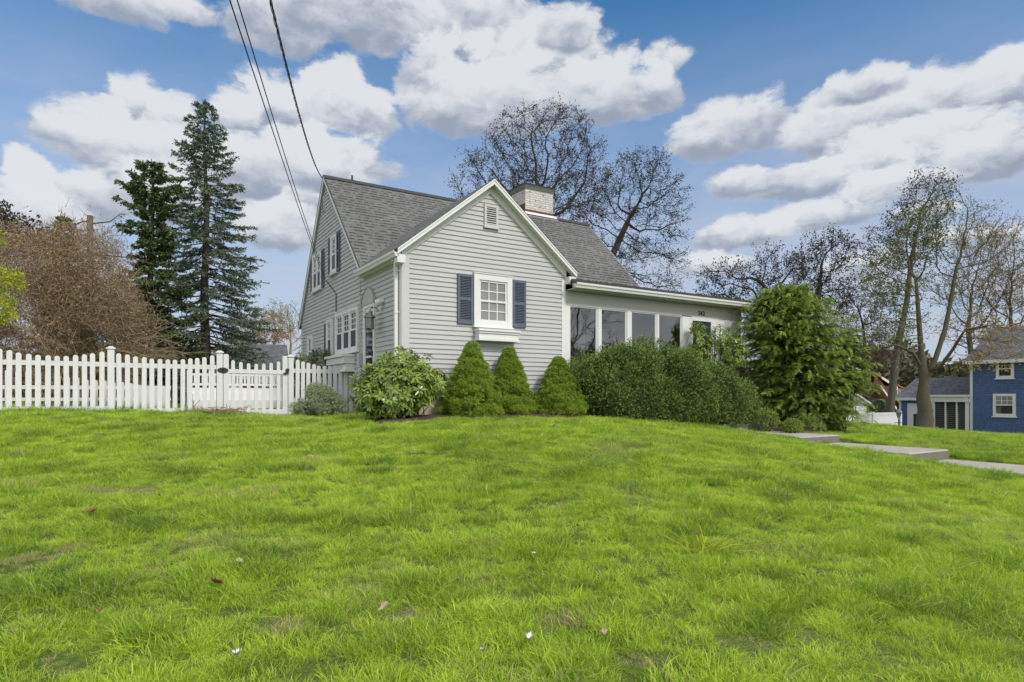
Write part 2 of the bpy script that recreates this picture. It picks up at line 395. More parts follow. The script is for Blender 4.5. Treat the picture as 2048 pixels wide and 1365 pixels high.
def roofmat(name, base, light, dark):
    """laminated asphalt shingles: courses with random darker shadow tabs"""
    m = bpy.data.materials.new(name); m.use_nodes = True; t = m.node_tree
    b = t.nodes['Principled BSDF']; b.inputs['Roughness'].default_value = .95; b.inputs['Specular IOR Level'].default_value = .15
    uv = N(t, 'ShaderNodeUVMap').outputs[0]
    sp = N(t, 'ShaderNodeSeparateXYZ'); t.links.new(uv, sp.inputs[0])
    h = .143
    row = M_(t, 'FLOOR', M_(t, 'DIVIDE', sp.outputs[1], h))
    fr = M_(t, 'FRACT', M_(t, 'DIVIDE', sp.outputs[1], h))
    # tabs of irregular width: 1-D noise along the course, a new one for each row
    cb = N(t, 'ShaderNodeCombineXYZ'); t.links.new(M_(t, 'MULTIPLY', sp.outputs[0], 1.0), cb.inputs[0]); t.links.new(M_(t, 'MULTIPLY', row, 7.31), cb.inputs[1])
    n = N(t, 'ShaderNodeTexNoise'); n.inputs['Scale'].default_value = 7.5; n.inputs['Detail'].default_value = 1; t.links.new(cb.outputs[0], n.inputs['Vector'])
    tab = RAMP(t, n.outputs[0], [(.44, 0.0), (.50, 1.0)])
    lowb = RAMP(t, fr, [(0.0, 1.0), (.22, 1.0), (.42, 0.0)])          # butt edge of the course: slots cut between tabs
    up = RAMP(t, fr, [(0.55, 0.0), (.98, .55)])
    wn = N(t, 'ShaderNodeTexWhiteNoise', noise_dimensions='2D')
    cb2 = N(t, 'ShaderNodeCombineXYZ'); t.links.new(M_(t, 'FLOOR', M_(t, 'MULTIPLY', M_(t, 'ADD', sp.outputs[0], M_(t, 'MULTIPLY', row, .137)), 5.5)), cb2.inputs[0]); t.links.new(row, cb2.inputs[1])
    t.links.new(cb2.outputs[0], wn.inputs['Vector'])
    o = MIX(t, wn.outputs[0], base, light)
    o = MIX(t, M_(t, 'MULTIPLY', M_(t, 'MULTIPLY', tab, lowb), .9), o, dark)
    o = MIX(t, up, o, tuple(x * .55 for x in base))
    g = N(t, 'ShaderNodeTexNoise'); g.inputs['Scale'].default_value = 90; g.inputs['Detail'].default_value = 3; t.links.new(uv, g.inputs['Vector'])
    g2 = N(t, 'ShaderNodeTexNoise'); g2.inputs['Scale'].default_value = .6; g2.inputs['Detail'].default_value = 4; t.links.new(uv, g2.inputs['Vector'])
    k = M_(t, 'ADD', M_(t, 'MULTIPLY_ADD', g.outputs[0], .6, .35), M_(t, 'MULTIPLY', g2.outputs[0], .65))
    cx = N(t, 'ShaderNodeCombineColor')
    for i in range(3): t.links.new(k, cx.inputs[i])
    o = MIX(t, 1.0, o, cx.outputs[0], 'MULTIPLY')
    t.links.new(o, b.inputs['Base Color'])
    hg = M_(t, 'SUBTRACT', M_(t, 'SUBTRACT', 1.0, fr), M_(t, 'MULTIPLY', M_(t, 'MULTIPLY', tab, lowb), .6))
    bp = N(t, 'ShaderNodeBump'); bp.inputs['Strength'].default_value = .7; bp.inputs['Distance'].default_value = .012
    t.links.new(hg, bp.inputs['Height']); t.links.new(bp.outputs[0], b.inputs['Normal'])
    MT[name] = m
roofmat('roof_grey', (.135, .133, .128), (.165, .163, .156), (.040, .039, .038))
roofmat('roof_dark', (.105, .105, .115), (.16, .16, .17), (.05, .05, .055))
shingles('blue_shingles', (.075, .118, .235), (.105, .155, .285), (.05, .075, .15), w=.13, h=.14, mort=.009)

def glassmat(name, col, rough=.03, spec=.9):
    m = bpy.data.materials.new(name); m.use_nodes = True; t = m.node_tree
    b = t.nodes['Principled BSDF']; b.inputs['Roughness'].default_value = rough
    b.inputs['Specular IOR Level'].default_value = spec; b.inputs['IOR'].default_value = 1.55
    c = N(t, 'ShaderNodeTexCoord').outputs['Object']
    n = N(t, 'ShaderNodeTexNoise'); n.inputs['Scale'].default_value = 1.6; n.inputs['Detail'].default_value = 3; t.links.new(c, n.inputs['Vector'])
    t.links.new(MIX(t, n.outputs[0], tuple(x * .5 for x in col), tuple(x * 1.5 for x in col)), b.inputs['Base Color'])
    n3 = N(t, 'ShaderNodeTexNoise'); n3.inputs['Scale'].default_value = 1.1; n3.inputs['Detail'].default_value = 1; t.links.new(c, n3.inputs['Vector'])
    bp = N(t, 'ShaderNodeBump'); bp.inputs['Strength'].default_value = .12; bp.inputs['Distance'].default_value = .02
    t.links.new(n3.outputs[0], bp.inputs['Height']); t.links.new(bp.outputs[0], b.inputs['Normal'])
    MT[name] = m
glassmat('glass_dark', (.035, .037, .04))
glassmat('glass_curtain', (.21, .205, .20), .08, .6)

# chimney brick under worn white paint
def chimmat():
    m = bpy.data.materials.new('painted_brick'); m.use_nodes = True; t = m.node_tree
    b = t.nodes['Principled BSDF']; b.inputs['Roughness'].default_value = .9
    uv = N(t, 'ShaderNodeUVMap').outputs[0]
    br = N(t, 'ShaderNodeTexBrick'); br.inputs['Scale'].default_value = 1.0; br.inputs['Brick Width'].default_value = .21; br.inputs['Row Height'].default_value = .075
    br.inputs['Mortar Size'].default_value = .007
    br.inputs[1].default_value = (.62, .59, .55, 1); br.inputs[2].default_value = (.50, .47, .43, 1); br.inputs[3].default_value = (.30, .27, .25, 1)
    t.links.new(uv, br.inputs['Vector'])
    n = N(t, 'ShaderNodeTexNoise'); n.inputs['Scale'].default_value = 9; n.inputs['Detail'].default_value = 8; n.inputs['Roughness'].default_value = .75; t.links.new(uv, n.inputs['Vector'])
    st = N(t, 'ShaderNodeTexNoise'); st.inputs['Scale'].default_value = 1.0; st.inputs['Detail'].default_value = 5
    t.links.new(VM(t, 'MULTIPLY', uv, (6, 1.2, 1)), st.inputs['Vector'])
    o = MIX(t, RAMP(t, n.outputs[0], [(.55, 0.0), (.63, 1.0)]), br.outputs[0], (.13, .08, .065))
    o = MIX(t, RAMP(t, st.outputs[0], [(.60, 0.0), (.72, .8)]), o, (.25, .11, .07))
    t.links.new(o, b.inputs['Base Color'])
    bp = N(t, 'ShaderNodeBump'); bp.inputs['Strength'].default_value = .7; bp.inputs['Distance'].default_value = .01
    t.links.new(br.outputs[1], bp.inputs['Height']); bp.invert = True; t.links.new(bp.outputs[0], b.inputs['Normal'])
    MT['painted_brick'] = m
chimmat()

leafmat('leaf_dwarf', (.11, .19, .012), (.34, .44, .035), .6, .3, nscale=3)
leafmat('new_growth', (.22, .31, .05), (.36, .46, .09), .5, .3)
leafmat('leaf_yew', (.022, .048, .012), (.14, .20, .045), .5, .25, nscale=1.5, cc=(.2, .27, .06))
leafmat('leaf_hemlock', (.12, .19, .028), (.37, .46, .08), .6, .3, nscale=1.0, cc=(.22, .28, .06))
leafmat('leaf_rhodo', (.09, .17, .025), (.32, .42, .08), .3, .25, cc=(.34, .36, .03), spec=.6, nscale=1.5)
leafmat('leaf_rhodo_dark', (.035, .07, .02), (.15, .20, .06), .35, .25, cc=(.25, .16, .04), spec=.6)
leafmat('leaf_variegated', (.17, .23, .09), (.52, .56, .36), .5, .3, nscale=3)
leafmat('leaf_spruce', (.07, .10, .065), (.19, .24, .15), .7, .15, nscale=.8)
leafmat('leaf_conifer', (.045, .085, .03), (.15, .20, .07), .7, .15, nscale=.8)
leafmat('bud_oak', (.03, .025, .02), (.085, .066, .045), .8, .2)
leafmat('bud_red', (.09, .05, .04), (.22, .12, .085), .8, .3)
leafmat('bud_green', (.10, .12, .04), (.22, .23, .07), .7, .3)
leafmat('bud_orange', (.20, .13, .04), (.42, .29, .06), .7, .3, cc=(.35, .16, .04))
leafmat('leaf_brown', (.17, .105, .06), (.42, .29, .16), .8, .25, cc=(.30, .32, .10), nscale=.6)
leafmat('leaf_yellowgreen', (.22, .27, .02), (.60, .62, .05), .6, .4)
leafmat('leaf_pink', (.22, .13, .10), (.42, .28, .2), .7, .3)
leafmat('leaf_fresh', (.12, .2, .02), (.3, .38, .05), .6, .4)
leafmat('leaf_far', (.06, .06, .03), (.16, .15, .08), .8, .2, nscale=.2)
leafmat('dead_leaf_pale', (.38, .26, .17), (.55, .42, .30), .7, .2)
leafmat('dead_leaf_brown', (.14, .06, .03), (.24, .11, .05), .7, .2)
leafmat('paper_white', (.55, .53, .48), (.7, .68, .62), .6, .1)

def thinglass(name):
    m = bpy.data.materials.new(name); m.use_nodes = True; t = m.node_tree; t.nodes.remove(t.nodes['Principled BSDF'])
    tr = N(t, 'ShaderNodeBsdfTransparent'); tr.inputs[0].default_value = (.80, .83, .82, 1)
    gl = N(t, 'ShaderNodeBsdfGlossy'); gl.inputs['Roughness'].default_value = .015; gl.inputs[0].default_value = (.95, .95, .95, 1)
    fr = N(t, 'ShaderNodeFresnel'); fr.inputs[0].default_value = 2.15
    c = N(t, 'ShaderNodeTexCoord').outputs['Object']
    n3 = N(t, 'ShaderNodeTexNoise'); n3.inputs['Scale'].default_value = 1.4; n3.inputs['Detail'].default_value = 1; t.links.new(c, n3.inputs['Vector'])
    bp = N(t, 'ShaderNodeBump'); bp.inputs['Strength'].default_value = .15; bp.inputs['Distance'].default_value = .02
    t.links.new(n3.outputs[0], bp.inputs['Height']); t.links.new(bp.outputs[0], gl.inputs['Normal'])
    mx = N(t, 'ShaderNodeMixShader'); t.links.new(fr.outputs[0], mx.inputs[0]); t.links.new(tr.outputs[0], mx.inputs[1]); t.links.new(gl.outputs[0], mx.inputs[2])
    t.links.new(mx.outputs[0], t.nodes['Material Output'].inputs[0]); MT[name] = m
thinglass('glass_porch')

# ------------------------------------------------------------------ terrain
RV, LV = np.array([.8500, .5268]), np.array([-.5268, .8500])
P0 = np.array([(804 - 1024) / F * 12.7, 12.7])
HANG = math.atan2(RV[1], RV[0])
def hw(t, s):                         # house frame -> world x, y
    return P0 + t * RV + s * LV
def t_px(px, s=0.0):
    k = (px - 1024) / F
    return (k * (P0[1] + LV[1] * s) - P0[0] - LV[0] * s) / (RV[0] - RV[1] * k)
def s_px(px, t=0.0):
    k = (px - 1024) / F
    return (P0[0] + RV[0] * t - k * (P0[1] + RV[1] * t)) / (-LV[0] + LV[1] * k)
def z_py(py, t, s):
    return E + (HOR - py) / F * (P0[1] + RV[1] * t + LV[1] * s)

CP = []
def cp(x, y, z): CP.append((x, y, z))
for t_, s_, z_ in [(0, -.4, -.03), (2, -.4, -.03), (4, -.5, -.05), (6, -1.5, -.22), (7.2, -1.6, -.34), (7.6, -2.6, -.45), (7.6, -4.2, -.60), (7.5, -5.8, -.76), (7.3, -7.6, -.93), (7.4, -10, -1.15),
                   (9.6, -1.7, -.44), (9.7, -3.6, -.60), (9.7, -5.9, -.80), (9.6, -8.2, -.96), (0, 3, -.06), (-1.4, 3.3, -.12), (-3, 3.3, -.02), (-5.1, 3.3, .06), (-8, 3.3, .09), (-6, 6, .10), (2, 9, .05), (8, 9, -.1),
                   (-2, 8, .05), (5, 3, 0), (11, 2, -.4), (12, -1.5, -.62)]:
    p = hw(t_, s_); cp(p[0], p[1], z_)
for px, py, Y in [(1700, 848, 21), (1800, 858, 22), (1943, 870, 22), (2048, 874, 21), (1750, 853, 26), (1943, 872, 27)]:
    p = pt(px, py, Y); cp(*p)
for x, y, z in [(0, 0, -1.14), (-2, 3.5, -1.0), (0, 4, -.96), (2.5, 3.5, -1.03), (4.5, 5, -1.02), (6, 7, -1.02), (-4, 5, -.78), (0, 7, -.60), (3, 7, -.68), (-4, 9, -.37), (0, 10, -.22), (4, 10, -.50),
                (-8, 10, -.10), (-8, 7, -.45), (-12, 13, .12), (0, -6, -1.4), (-8, -3, -1.3), (8, -4, -1.5), (12, 6, -1.35), (18, 12, -1.4),
                (24, 33, -2.1), (30, 40, -2.3), (14, 34, -1.5), (22, 40, -2.2), (40, 30, -2.2), (10, 45, -.8), (0, 40, 0), (-15, 40, 0), (-25, 20, .1), (-20, 30, 0)]:
    cp(x, y, z)
for k in range(16):
    a = k * math.pi / 8
    for r in (90, 420):
        cp(r * math.cos(a), r * math.sin(a), -1.5 if math.cos(a) > -.2 else -.6)
CP = np.array(CP)
def _tps(d2): return np.where(d2 > 1e-12, d2 * np.log(np.sqrt(d2) + 1e-12), 0.0)
_n = len(CP)
_K = _tps(((CP[:, None, :2] - CP[None, :, :2]) ** 2).sum(2)) + np.eye(_n) * .6
_P = np.c_[np.ones(_n), CP[:, :2]]
_A = np.zeros((_n + 3, _n + 3)); _A[:_n, :_n] = _K; _A[:_n, _n:] = _P; _A[_n:, :_n] = _P.T
_w = np.linalg.solve(_A, np.r_[CP[:, 2], 0, 0, 0])
def H(x, y):
    x = np.atleast_1d(np.asarray(x, float)); y = np.atleast_1d(np.asarray(y, float)); out = np.empty(x.shape)
    fx, fy, fo = x.ravel(), y.ravel(), out.ravel()
    for i in range(0, len(fx), 20000):
        X, Y = fx[i:i + 20000], fy[i:i + 20000]
        d2 = (X[:, None] - CP[None, :, 0]) ** 2 + (Y[:, None] - CP[None, :, 1]) ** 2
        z = _tps(d2) @ _w[:_n] + _w[_n] + _w[_n + 1] * X + _w[_n + 2] * Y
        near = np.clip(1 - np.hypot(X, Y) / 30, 0, 1)
        z = z + near * ((fnoise(X, Y, .9, 3) - .5) * .06 + (vnoise(X, Y, 3.1, 8) - .5) * .025)
        fo[i:i + 20000] = z
    return fo.reshape(out.shape)
def Hs(x, y): return float(H(x, y)[0])
# the sheet stays a little under the path and the house
def in_path(x, y, m=0.0):
    t = (x - P0[0]) * RV[0] + (y - P0[1]) * RV[1]; s = (x - P0[0]) * LV[0] + (y - P0[1]) * LV[1]
    return (t > 7.75 - m) & (t < 9.3 + m) & (s > -12.6 - m) & (s < .2)
PATHS = [(-.15, -1.66, -.296), (-1.66, -3.67, -.495), (-3.67, -5.92, -.672), (-5.92, -8.15, -.865), (-8.15, -10.4, -1.04), (-10.4, -12.6, -1.2)]
def gz(x, y):
    z = H(x, y)
    t = (x - P0[0]) * RV[0] + (y - P0[1]) * RV[1]; s = (x - P0[0]) * LV[0] + (y - P0[1]) * LV[1]
    m = (t > 7.6) & (t < 9.45) & (s > -12.7) & (s < .2)
    for s1, s0, zt in PATHS:
        z = np.where(m & (s > s0 - .12) & (s <= s1 + .01), np.minimum(z, zt - .05), z)
    return z
_u = np.linspace(-1, 1, 461)
gx = np.sinh(_u * 5.6) / np.sinh(5.6) * 420
gx = np.where(np.abs(gx) < 60, gx, gx)
gy = np.sinh(_u * 5.6) / np.sinh(5.6) * 420 + 8
GX, GY = np.meshgrid(gx, gy)
GZ = gz(GX.ravel(), GY.ravel())
n_ = len(gx)
ii = (np.arange(n_ - 1)[:, None] * n_ + np.arange(n_ - 1)[None, :]).ravel()
def groundmat():
    m = bpy.data.materials.new('ground_grass'); m.use_nodes = True; t = m.node_tree
    b = t.nodes['Principled BSDF']; b.inputs['Roughness'].default_value = .95; b.inputs['Specular IOR Level'].default_value = .1
    c = N(t, 'ShaderNodeTexCoord').outputs['Object']
    def nz(s, d=5):
        n = N(t, 'ShaderNodeTexNoise'); n.inputs['Scale'].default_value = s; n.inputs['Detail'].default_value = d; t.links.new(c, n.inputs['Vector']); return n.outputs[0]
    o = MIX(t, RAMP(t, nz(.8), [(.35, 0.0), (.65, 1.0)]), (.09, .14, .025), (.16, .21, .04))
    o = MIX(t, RAMP(t, nz(1.9), [(.58, 0.0), (.68, .8)]), o, (.26, .22, .10))
    o = MIX(t, RAMP(t, nz(40, 3), [(.4, 0.0), (.7, .5)]), o, (.03, .05, .01))
    t.links.new(o, b.inputs['Base Color'])
    bp = N(t, 'ShaderNodeBump'); bp.inputs['Strength'].default_value = 1; bp.inputs['Distance'].default_value = .03
    t.links.new(nz(60, 4), bp.inputs['Height']); t.links.new(bp.outputs[0], b.inputs['Normal'])
    return m
npobj('ground', np.c_[GX.ravel(), GY.ravel(), GZ], [np.c_[ii, ii + 1, ii + n_ + 1, ii + n_]], groundmat(), smooth=True, kind='structure')

# front path: stepped concrete slabs
path = empty('garden_path', (P0[0], P0[1], 0), HANG, label='stepped pale concrete walk running down the lawn from the porch door', cat='path')
path['kind'] = 'structure'; del path['category']
for k, (s1, s0, zt) in enumerate(PATHS):
    mb = MB(); mb.box(7.75 + .01 * (k % 2), 9.3 - .008 * (k % 2), s0, s1 + (.06 if k else 0), zt - .30, zt)
    o = mb.build('path_slab', MT['concrete'], path, bevel=.02)
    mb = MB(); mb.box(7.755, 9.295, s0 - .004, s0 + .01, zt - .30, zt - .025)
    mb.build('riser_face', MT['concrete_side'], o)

# ------------------------------------------------------------------ the house
house = empty('grey_house', (P0[0], P0[1], 0), HANG, label='grey clapboard house with front gable wing, glazed porch and white brick chimney', cat='house')
ZB = .375            # bottom of the siding
EX = .1016
def lapsiding(name, axis, off, sign, interval, z0, z1, parent, m=None):
    """lapped boards on the plane axis=off facing sign; interval(z) -> (a0, a1)"""
    vs, fs = [], []
    def P(a, z, d):
        o = off + sign * d
        return (a, o, z) if axis == 'y' else (o, a, z)
    z = z0
    while z < z1 - 1e-4:
        zt = min(z + EX, z1)
        a0, a1 = interval(z + .001); b0, b1 = interval(zt - .001)
        if a1 - a0 > .02:
            if b1 < b0: b0 = b1 = (b0 + b1) / 2
            i = len(vs)
            vs += [P(a0, z, .002), P(a1, z, .002), P(a1, z, .021), P(a0, z, .021), P(b1, zt, .004), P(b0, zt, .004), P(a1, z + .008, .023), P(a0, z + .008, .023)]
            fl = [(i, i + 1, i + 2, i + 3), (i + 3, i + 2, i + 6, i + 7), (i + 7, i + 6, i + 4, i + 5)]
            fs += fl if (sign < 0) == (axis == 'y') else [f[::-1] for f in fl]
        z = zt
    mb = MB(); mb.add(vs, fs)
    return mb.build(name, m or MT['siding'], parent)

WT, WR, WP = 2.06 + .02, .80, 5.14        # wing ridge t, pitch, ridge height
TA = t_px(1129.5)                          # right corner of the gable wall
WT = TA / 2
def ivA(z):
    zz = (WP - .21 - z) / WR                # frieze line
    if z < WP - .21 - WR * (WT): return (.0, TA)
    return (max(0., WT - zz), min(TA, WT + zz))
TX0, TX1 = -.07, 9.28
S1, S2, S3 = 2.45, s_px(648, -.07), s_px(603.8)             # front eave plane, ridge, rear corner of the main house
MZ0, MZ1 = 3.30, 6.56                      # main roof top surface at the front eave (s=2.30) and at the ridge
MS = (MZ1 - MZ0) / (S2 - 2.30)
RZ = 2.62                                  # rear eave height
RSL = (MZ1 - RZ) / (S3 + .1 - S2)
def ivC(z):
    f = 0.0
    if z > 3.22: f = max(S1 - .02, 2.30 + (z + .12 - MZ0) / MS)
    b = S3
    if z > RZ - .2: b = min(S3, S3 + .1 - (z + .16 - RZ) / RSL)
    return (f, b)
lapsiding('gable_wall', 'y', 0, -1, ivA, ZB, WP - .20, house)
lapsiding('side_wall', 'x', 0, -1, ivC, ZB, MZ1 - .12, house)
# wall cores (carry the boards, close the building)
mb = MB()
mb.prism([(0, .001, ZB), (TA, .001, ZB), (TA, .001, 3.2), (WT, .001, 4.9), (0, .001, 3.2)], (0, .12, 0))
mb.prism([(.001, .13, ZB), (.001, S3, ZB), (.001, S3, 2.5), (.001, S2, 6.35), (.001, S1 - .02, 3.2), (.001, .13, 3.2)], (.12, 0, 0))
mb.box(.13, 9.0, S3 - .12, S3, ZB, 2.5)
mb.prism([(8.9, .9, ZB), (8.9, S3, ZB), (8.9, S3, 2.5), (8.9, S2, 6.35), (8.9, S1, 3.2), (8.9, .9, 3.0)], (.12, 0, 0))
mb.box(4.3, 8.9, S1, S1 + .1, ZB, 3.1)
mb.build('wall_core', MT['siding'], house)
mb = MB()
mb.box(.03, TA - .03, .03, .3, -.6, ZB - .004); mb.box(.03, .3, .3, S3 - .03, -.6, ZB - .006); mb.box(TA, 10.5, .05, .3, -.9, .32)
mb.box(10.2, 10.48, .3, 4, -.9, .31)
mb.build('foundation', MT['foundation'], house)
# corner boards
for nm, b in [('corner_board', (-.02, .15, -.024, .0, ZB - .01, 3.30)), ('corner_board', (TA - .10, TA + .01, -.024, .002, ZB - .01, 3.14)),
              ('corner_board', (-.024, .0, .001, .11, ZB - .01, 3.22)), ('corner_board', (-.024, .0, S3 - .12, S3 + .01, ZB - .01, 2.44))]:
    MB().box(*b).build(nm, MT['trim_grey'] if b[0] < 0 and b[1] > .1 else MT['trim_white'], house)

def roofslab(name, quad, th, parent, m, uvdir=None, extra=None):
    """top polygon (3-D) with thickness th; UV in metres: u along the eave (first edge), v up the slope"""
    q = [np.array(p, float) for p in quad]
    e = q[1] - q[0]; e /= np.linalg.norm(e)
    nrm = np.zeros(3)
    for i in range(1, len(q) - 1): nrm += np.cross(q[i] - q[0], q[i + 1] - q[0])
    nrm /= np.linalg.norm(nrm)
    if nrm[2] < 0: nrm = -nrm
    up = np.cross(nrm, e)
    if up[2] < 0: up = -up
    low = [p - np.array([0, 0, th]) for p in q]
    uvt = [((p - q[0]) @ e + 20, (p - q[0]) @ up + 5) for p in q]
    n = len(q); mb = MB()
    ordr = list(range(n))
    c = np.cross(q[1] - q[0], q[2] - q[0])
    if c[2] < 0: ordr = ordr[::-1]
    fs = [tuple(ordr)]; uvs = [uvt[i] for i in ordr]
    fs.append(tuple(n + i for i in ordr[::-1])); uvs += [uvt[i] for i in ordr[::-1]]
    for a in range(n):
        i, j = ordr[a], ordr[(a + 1) % n]
        fs.append((i, n + i, n + j, j)); uvs += [(0, 0)] * 4
    mb.add(q + low, fs, uvs)
    return mb.build(name, m, parent)
def mz(s): return MZ0 + (s - 2.30) * MS
def rz(s): return MZ1 - (s - S2) * RSL
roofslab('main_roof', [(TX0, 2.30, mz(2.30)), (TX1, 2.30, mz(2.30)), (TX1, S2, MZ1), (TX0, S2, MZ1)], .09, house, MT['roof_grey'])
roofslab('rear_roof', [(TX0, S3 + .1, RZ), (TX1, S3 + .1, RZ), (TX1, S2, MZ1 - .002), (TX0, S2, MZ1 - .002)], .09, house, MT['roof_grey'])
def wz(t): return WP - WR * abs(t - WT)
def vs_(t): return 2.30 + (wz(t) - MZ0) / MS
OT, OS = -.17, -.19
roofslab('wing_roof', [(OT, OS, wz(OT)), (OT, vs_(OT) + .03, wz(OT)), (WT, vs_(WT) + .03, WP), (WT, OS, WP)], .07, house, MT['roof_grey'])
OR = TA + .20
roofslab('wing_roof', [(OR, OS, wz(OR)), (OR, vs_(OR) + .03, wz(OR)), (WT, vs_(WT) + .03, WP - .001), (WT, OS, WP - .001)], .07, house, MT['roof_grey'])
# porch roof: low pitch
PZ = 3.115; PR = .175
PX1 = t_px(1500, -.3)
q = [(TA + .02, -.30, PZ), (PX1, -.30, PZ), (PX1, 3.0, PZ + 3.3 * PR), (TA + .02, 3.0, PZ + 3.3 * PR)]
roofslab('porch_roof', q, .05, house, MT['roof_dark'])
mb = MB(); mb.box(TA - .04, PX1 + .02, -.34, -.302, PZ - .055, PZ + .028)
mb.box(PX1 + .002, PX1 + .03, -.30, 3.0, PZ - .05, PZ)
mb.build('drip_edge', MT['shingle_edge'], house)
# ridge caps
mb = MB(); mb.prism([(TX0 - .01, S2 - .14, MZ1 - .11), (TX0 - .01, S2, MZ1 + .018), (TX0 - .01, S2 + .10, MZ1 - .13)], (TX1 - TX0 + .02, 0, 0))
mb.build('ridge_cap', MT['shingle_edge'], house)
mb = MB(); mb.tube([(.72, S2 - .02, MZ1 - .05), (.72, S2 - .02, MZ1 + .14)], .025)
mb.build('vent_pipe', MT['dark_metal'], house)
# rake boards of the wing gable, soffit and frieze
def rake(name, s0, s1, ztop, d, m, tl=OT, tr=OR, bot=None):
    """two sloping boards on the plane s0..s1 whose top edge is ztop below the roof surface and d deep (vertical)"""
    mb = MB()
    for (ta, tb) in ((tl, WT), (WT, tr)):
        za, zb = wz(ta) - ztop, wz(tb) - ztop
        mb.hexa([(ta, s0, za - d), (tb, s0, zb - d), (tb, s1, zb - d), (ta, s1, za - d), (ta, s0, za), (tb, s0, zb), (tb, s1, zb), (ta, s1, za)])
    return mb.build(name, m, house)
rake('rake_board', OS - .028, OS - .001, .005, .115, MT['trim_white'])
rake('rake_crown', OS - .040, OS - .029, .0, .045, MT['trim_white'])
rake('rake_soffit', OS, -.03, .072, .012, MT['trim_white'])
rake('frieze_board', -.036, -.001, .085, .185, MT['trim_white'], tl=-.02, tr=TA + .02)
mb = MB(); mb.hexa([(WT - .09, -.038, WP - .30), (WT + .09, -.038, WP - .30), (WT + .09, -.033, WP - .30), (WT - .09, -.033, WP - .30),
                    (WT - .006, -.038, WP - .1), (WT + .006, -.038, WP - .1), (WT + .006, -.033, WP - .1), (WT - .006, -.033, WP - .1)])
# shingle edge along the wing rake
rake('shingle_edge', OS - .046, OS - .002, -.012, .011, MT['shingle_edge'])
# rake returns at the two feet of the gable
for (ta, tb) in ((OT, .0), (TA, OR)):
    lo, hi = (min(wz(ta), wz(tb)) - .30, min(wz(ta), wz(tb)) - .115)
    mb = MB(); mb.box(ta, tb, OS, .0, lo + .02, hi); mb.build('eave_return', MT['trim_white'], house)
# main gable rake boards (flush, narrow)
def mrake(name, x0, x1, fz, sa, sb, ztop, d, m):
    mb = MB(); za, zb = fz(sa) - ztop, fz(sb) - ztop
    mb.hexa([(x0, sa, za - d), (x1, sa, za - d), (x1, sb, zb - d), (x0, sb, zb - d), (x0, sa, za), (x1, sa, za), (x1, sb, zb), (x0, sb, zb)])
    return mb.build(name, m, house)
mrake('rake_board', TX0 - .022, TX0 - .001, mz, 2.30, S2, .01, .13, MT['trim_white'])
mrake('rake_board', TX0 - .022, TX0 - .001, rz, S2, S3 + .1, .01, .17, MT['trim_white'])
mrake('shingle_edge', TX0 - .032, TX0 - .002, mz, 2.28, S2, -.012, .02, MT['shingle_edge'])
mrake('shingle_edge', TX0 - .032, TX0 - .002, rz, S2, S3 + .12, -.012, .02, MT['shingle_edge'])
mrake('rake_soffit', TX0, -.002, mz, 2.32, S2, .10, .015, MT['trim_grey'])
mrake('rake_soffit', TX0, -.002, rz, S2, S3, .10, .015, MT['trim_grey'])
mrake('rake_board', TX1 + .001, TX1 + .022, mz, 2.30, S2, .01, .14, MT['trim_white'])
# gutters (K profile) : wing eave along s, porch eave along t
def gutter(a0, a1, out, z, along):
    pr = [(0, 0), (-.02, -.115), (-.085, -.115), (-.10, -.07), (-.125, -.045), (-.13, 0), (-.12, 0), (-.115, -.035), (-.02, -.035)]
    mb = MB()
    if along == 's': mb.prism([(out + x, a0, z + y) for x, y in pr], (0, a1 - a0, 0))
    else: mb.prism([(a0, out + x, z + y) for x, y in pr], (a1 - a0, 0, 0))
    return mb
gutter(-.19, 2.34, OT + .045, wz(OT) - .05, 's').build('gutter', MT['trim_white'], house)
mb = MB(); mb.box(OT + .046, OT + .066, -.18, 2.34, wz(OT) - .19, wz(OT) - .07); mb.box(OT + .067, -.001, -.02, 2.34, wz(OT) - .19, wz(OT) - .175)
mb.build('eave_soffit', MT['trim_white'], house)
gutter(TA + .04, PX1 - .02, -.30, PZ - .058, 't').build('gutter', MT['trim_white'], house)
mb = MB(); mb.box(TA + .02, PX1 - .05, -.298, -.28, PZ - .2, PZ - .06); mb.box(TA + .02, PX1 - .05, -.279, -.03, PZ - .2, PZ - .185)
mb.build('eave_soffit', MT['header_paint'], house)
# downspout at the front corner
mb = MB(); mb.box(-.115, -.045, .10, .17, .1, 3.16); mb.box(-.16, -.05, .10, .17, 3.161, 3.24)
for z in (1.0, 2.1, 2.95): mb.box(-.12, -.02, .09, .18, z, z + .03)
mb.build('downspout', MT['trim_white'], house)

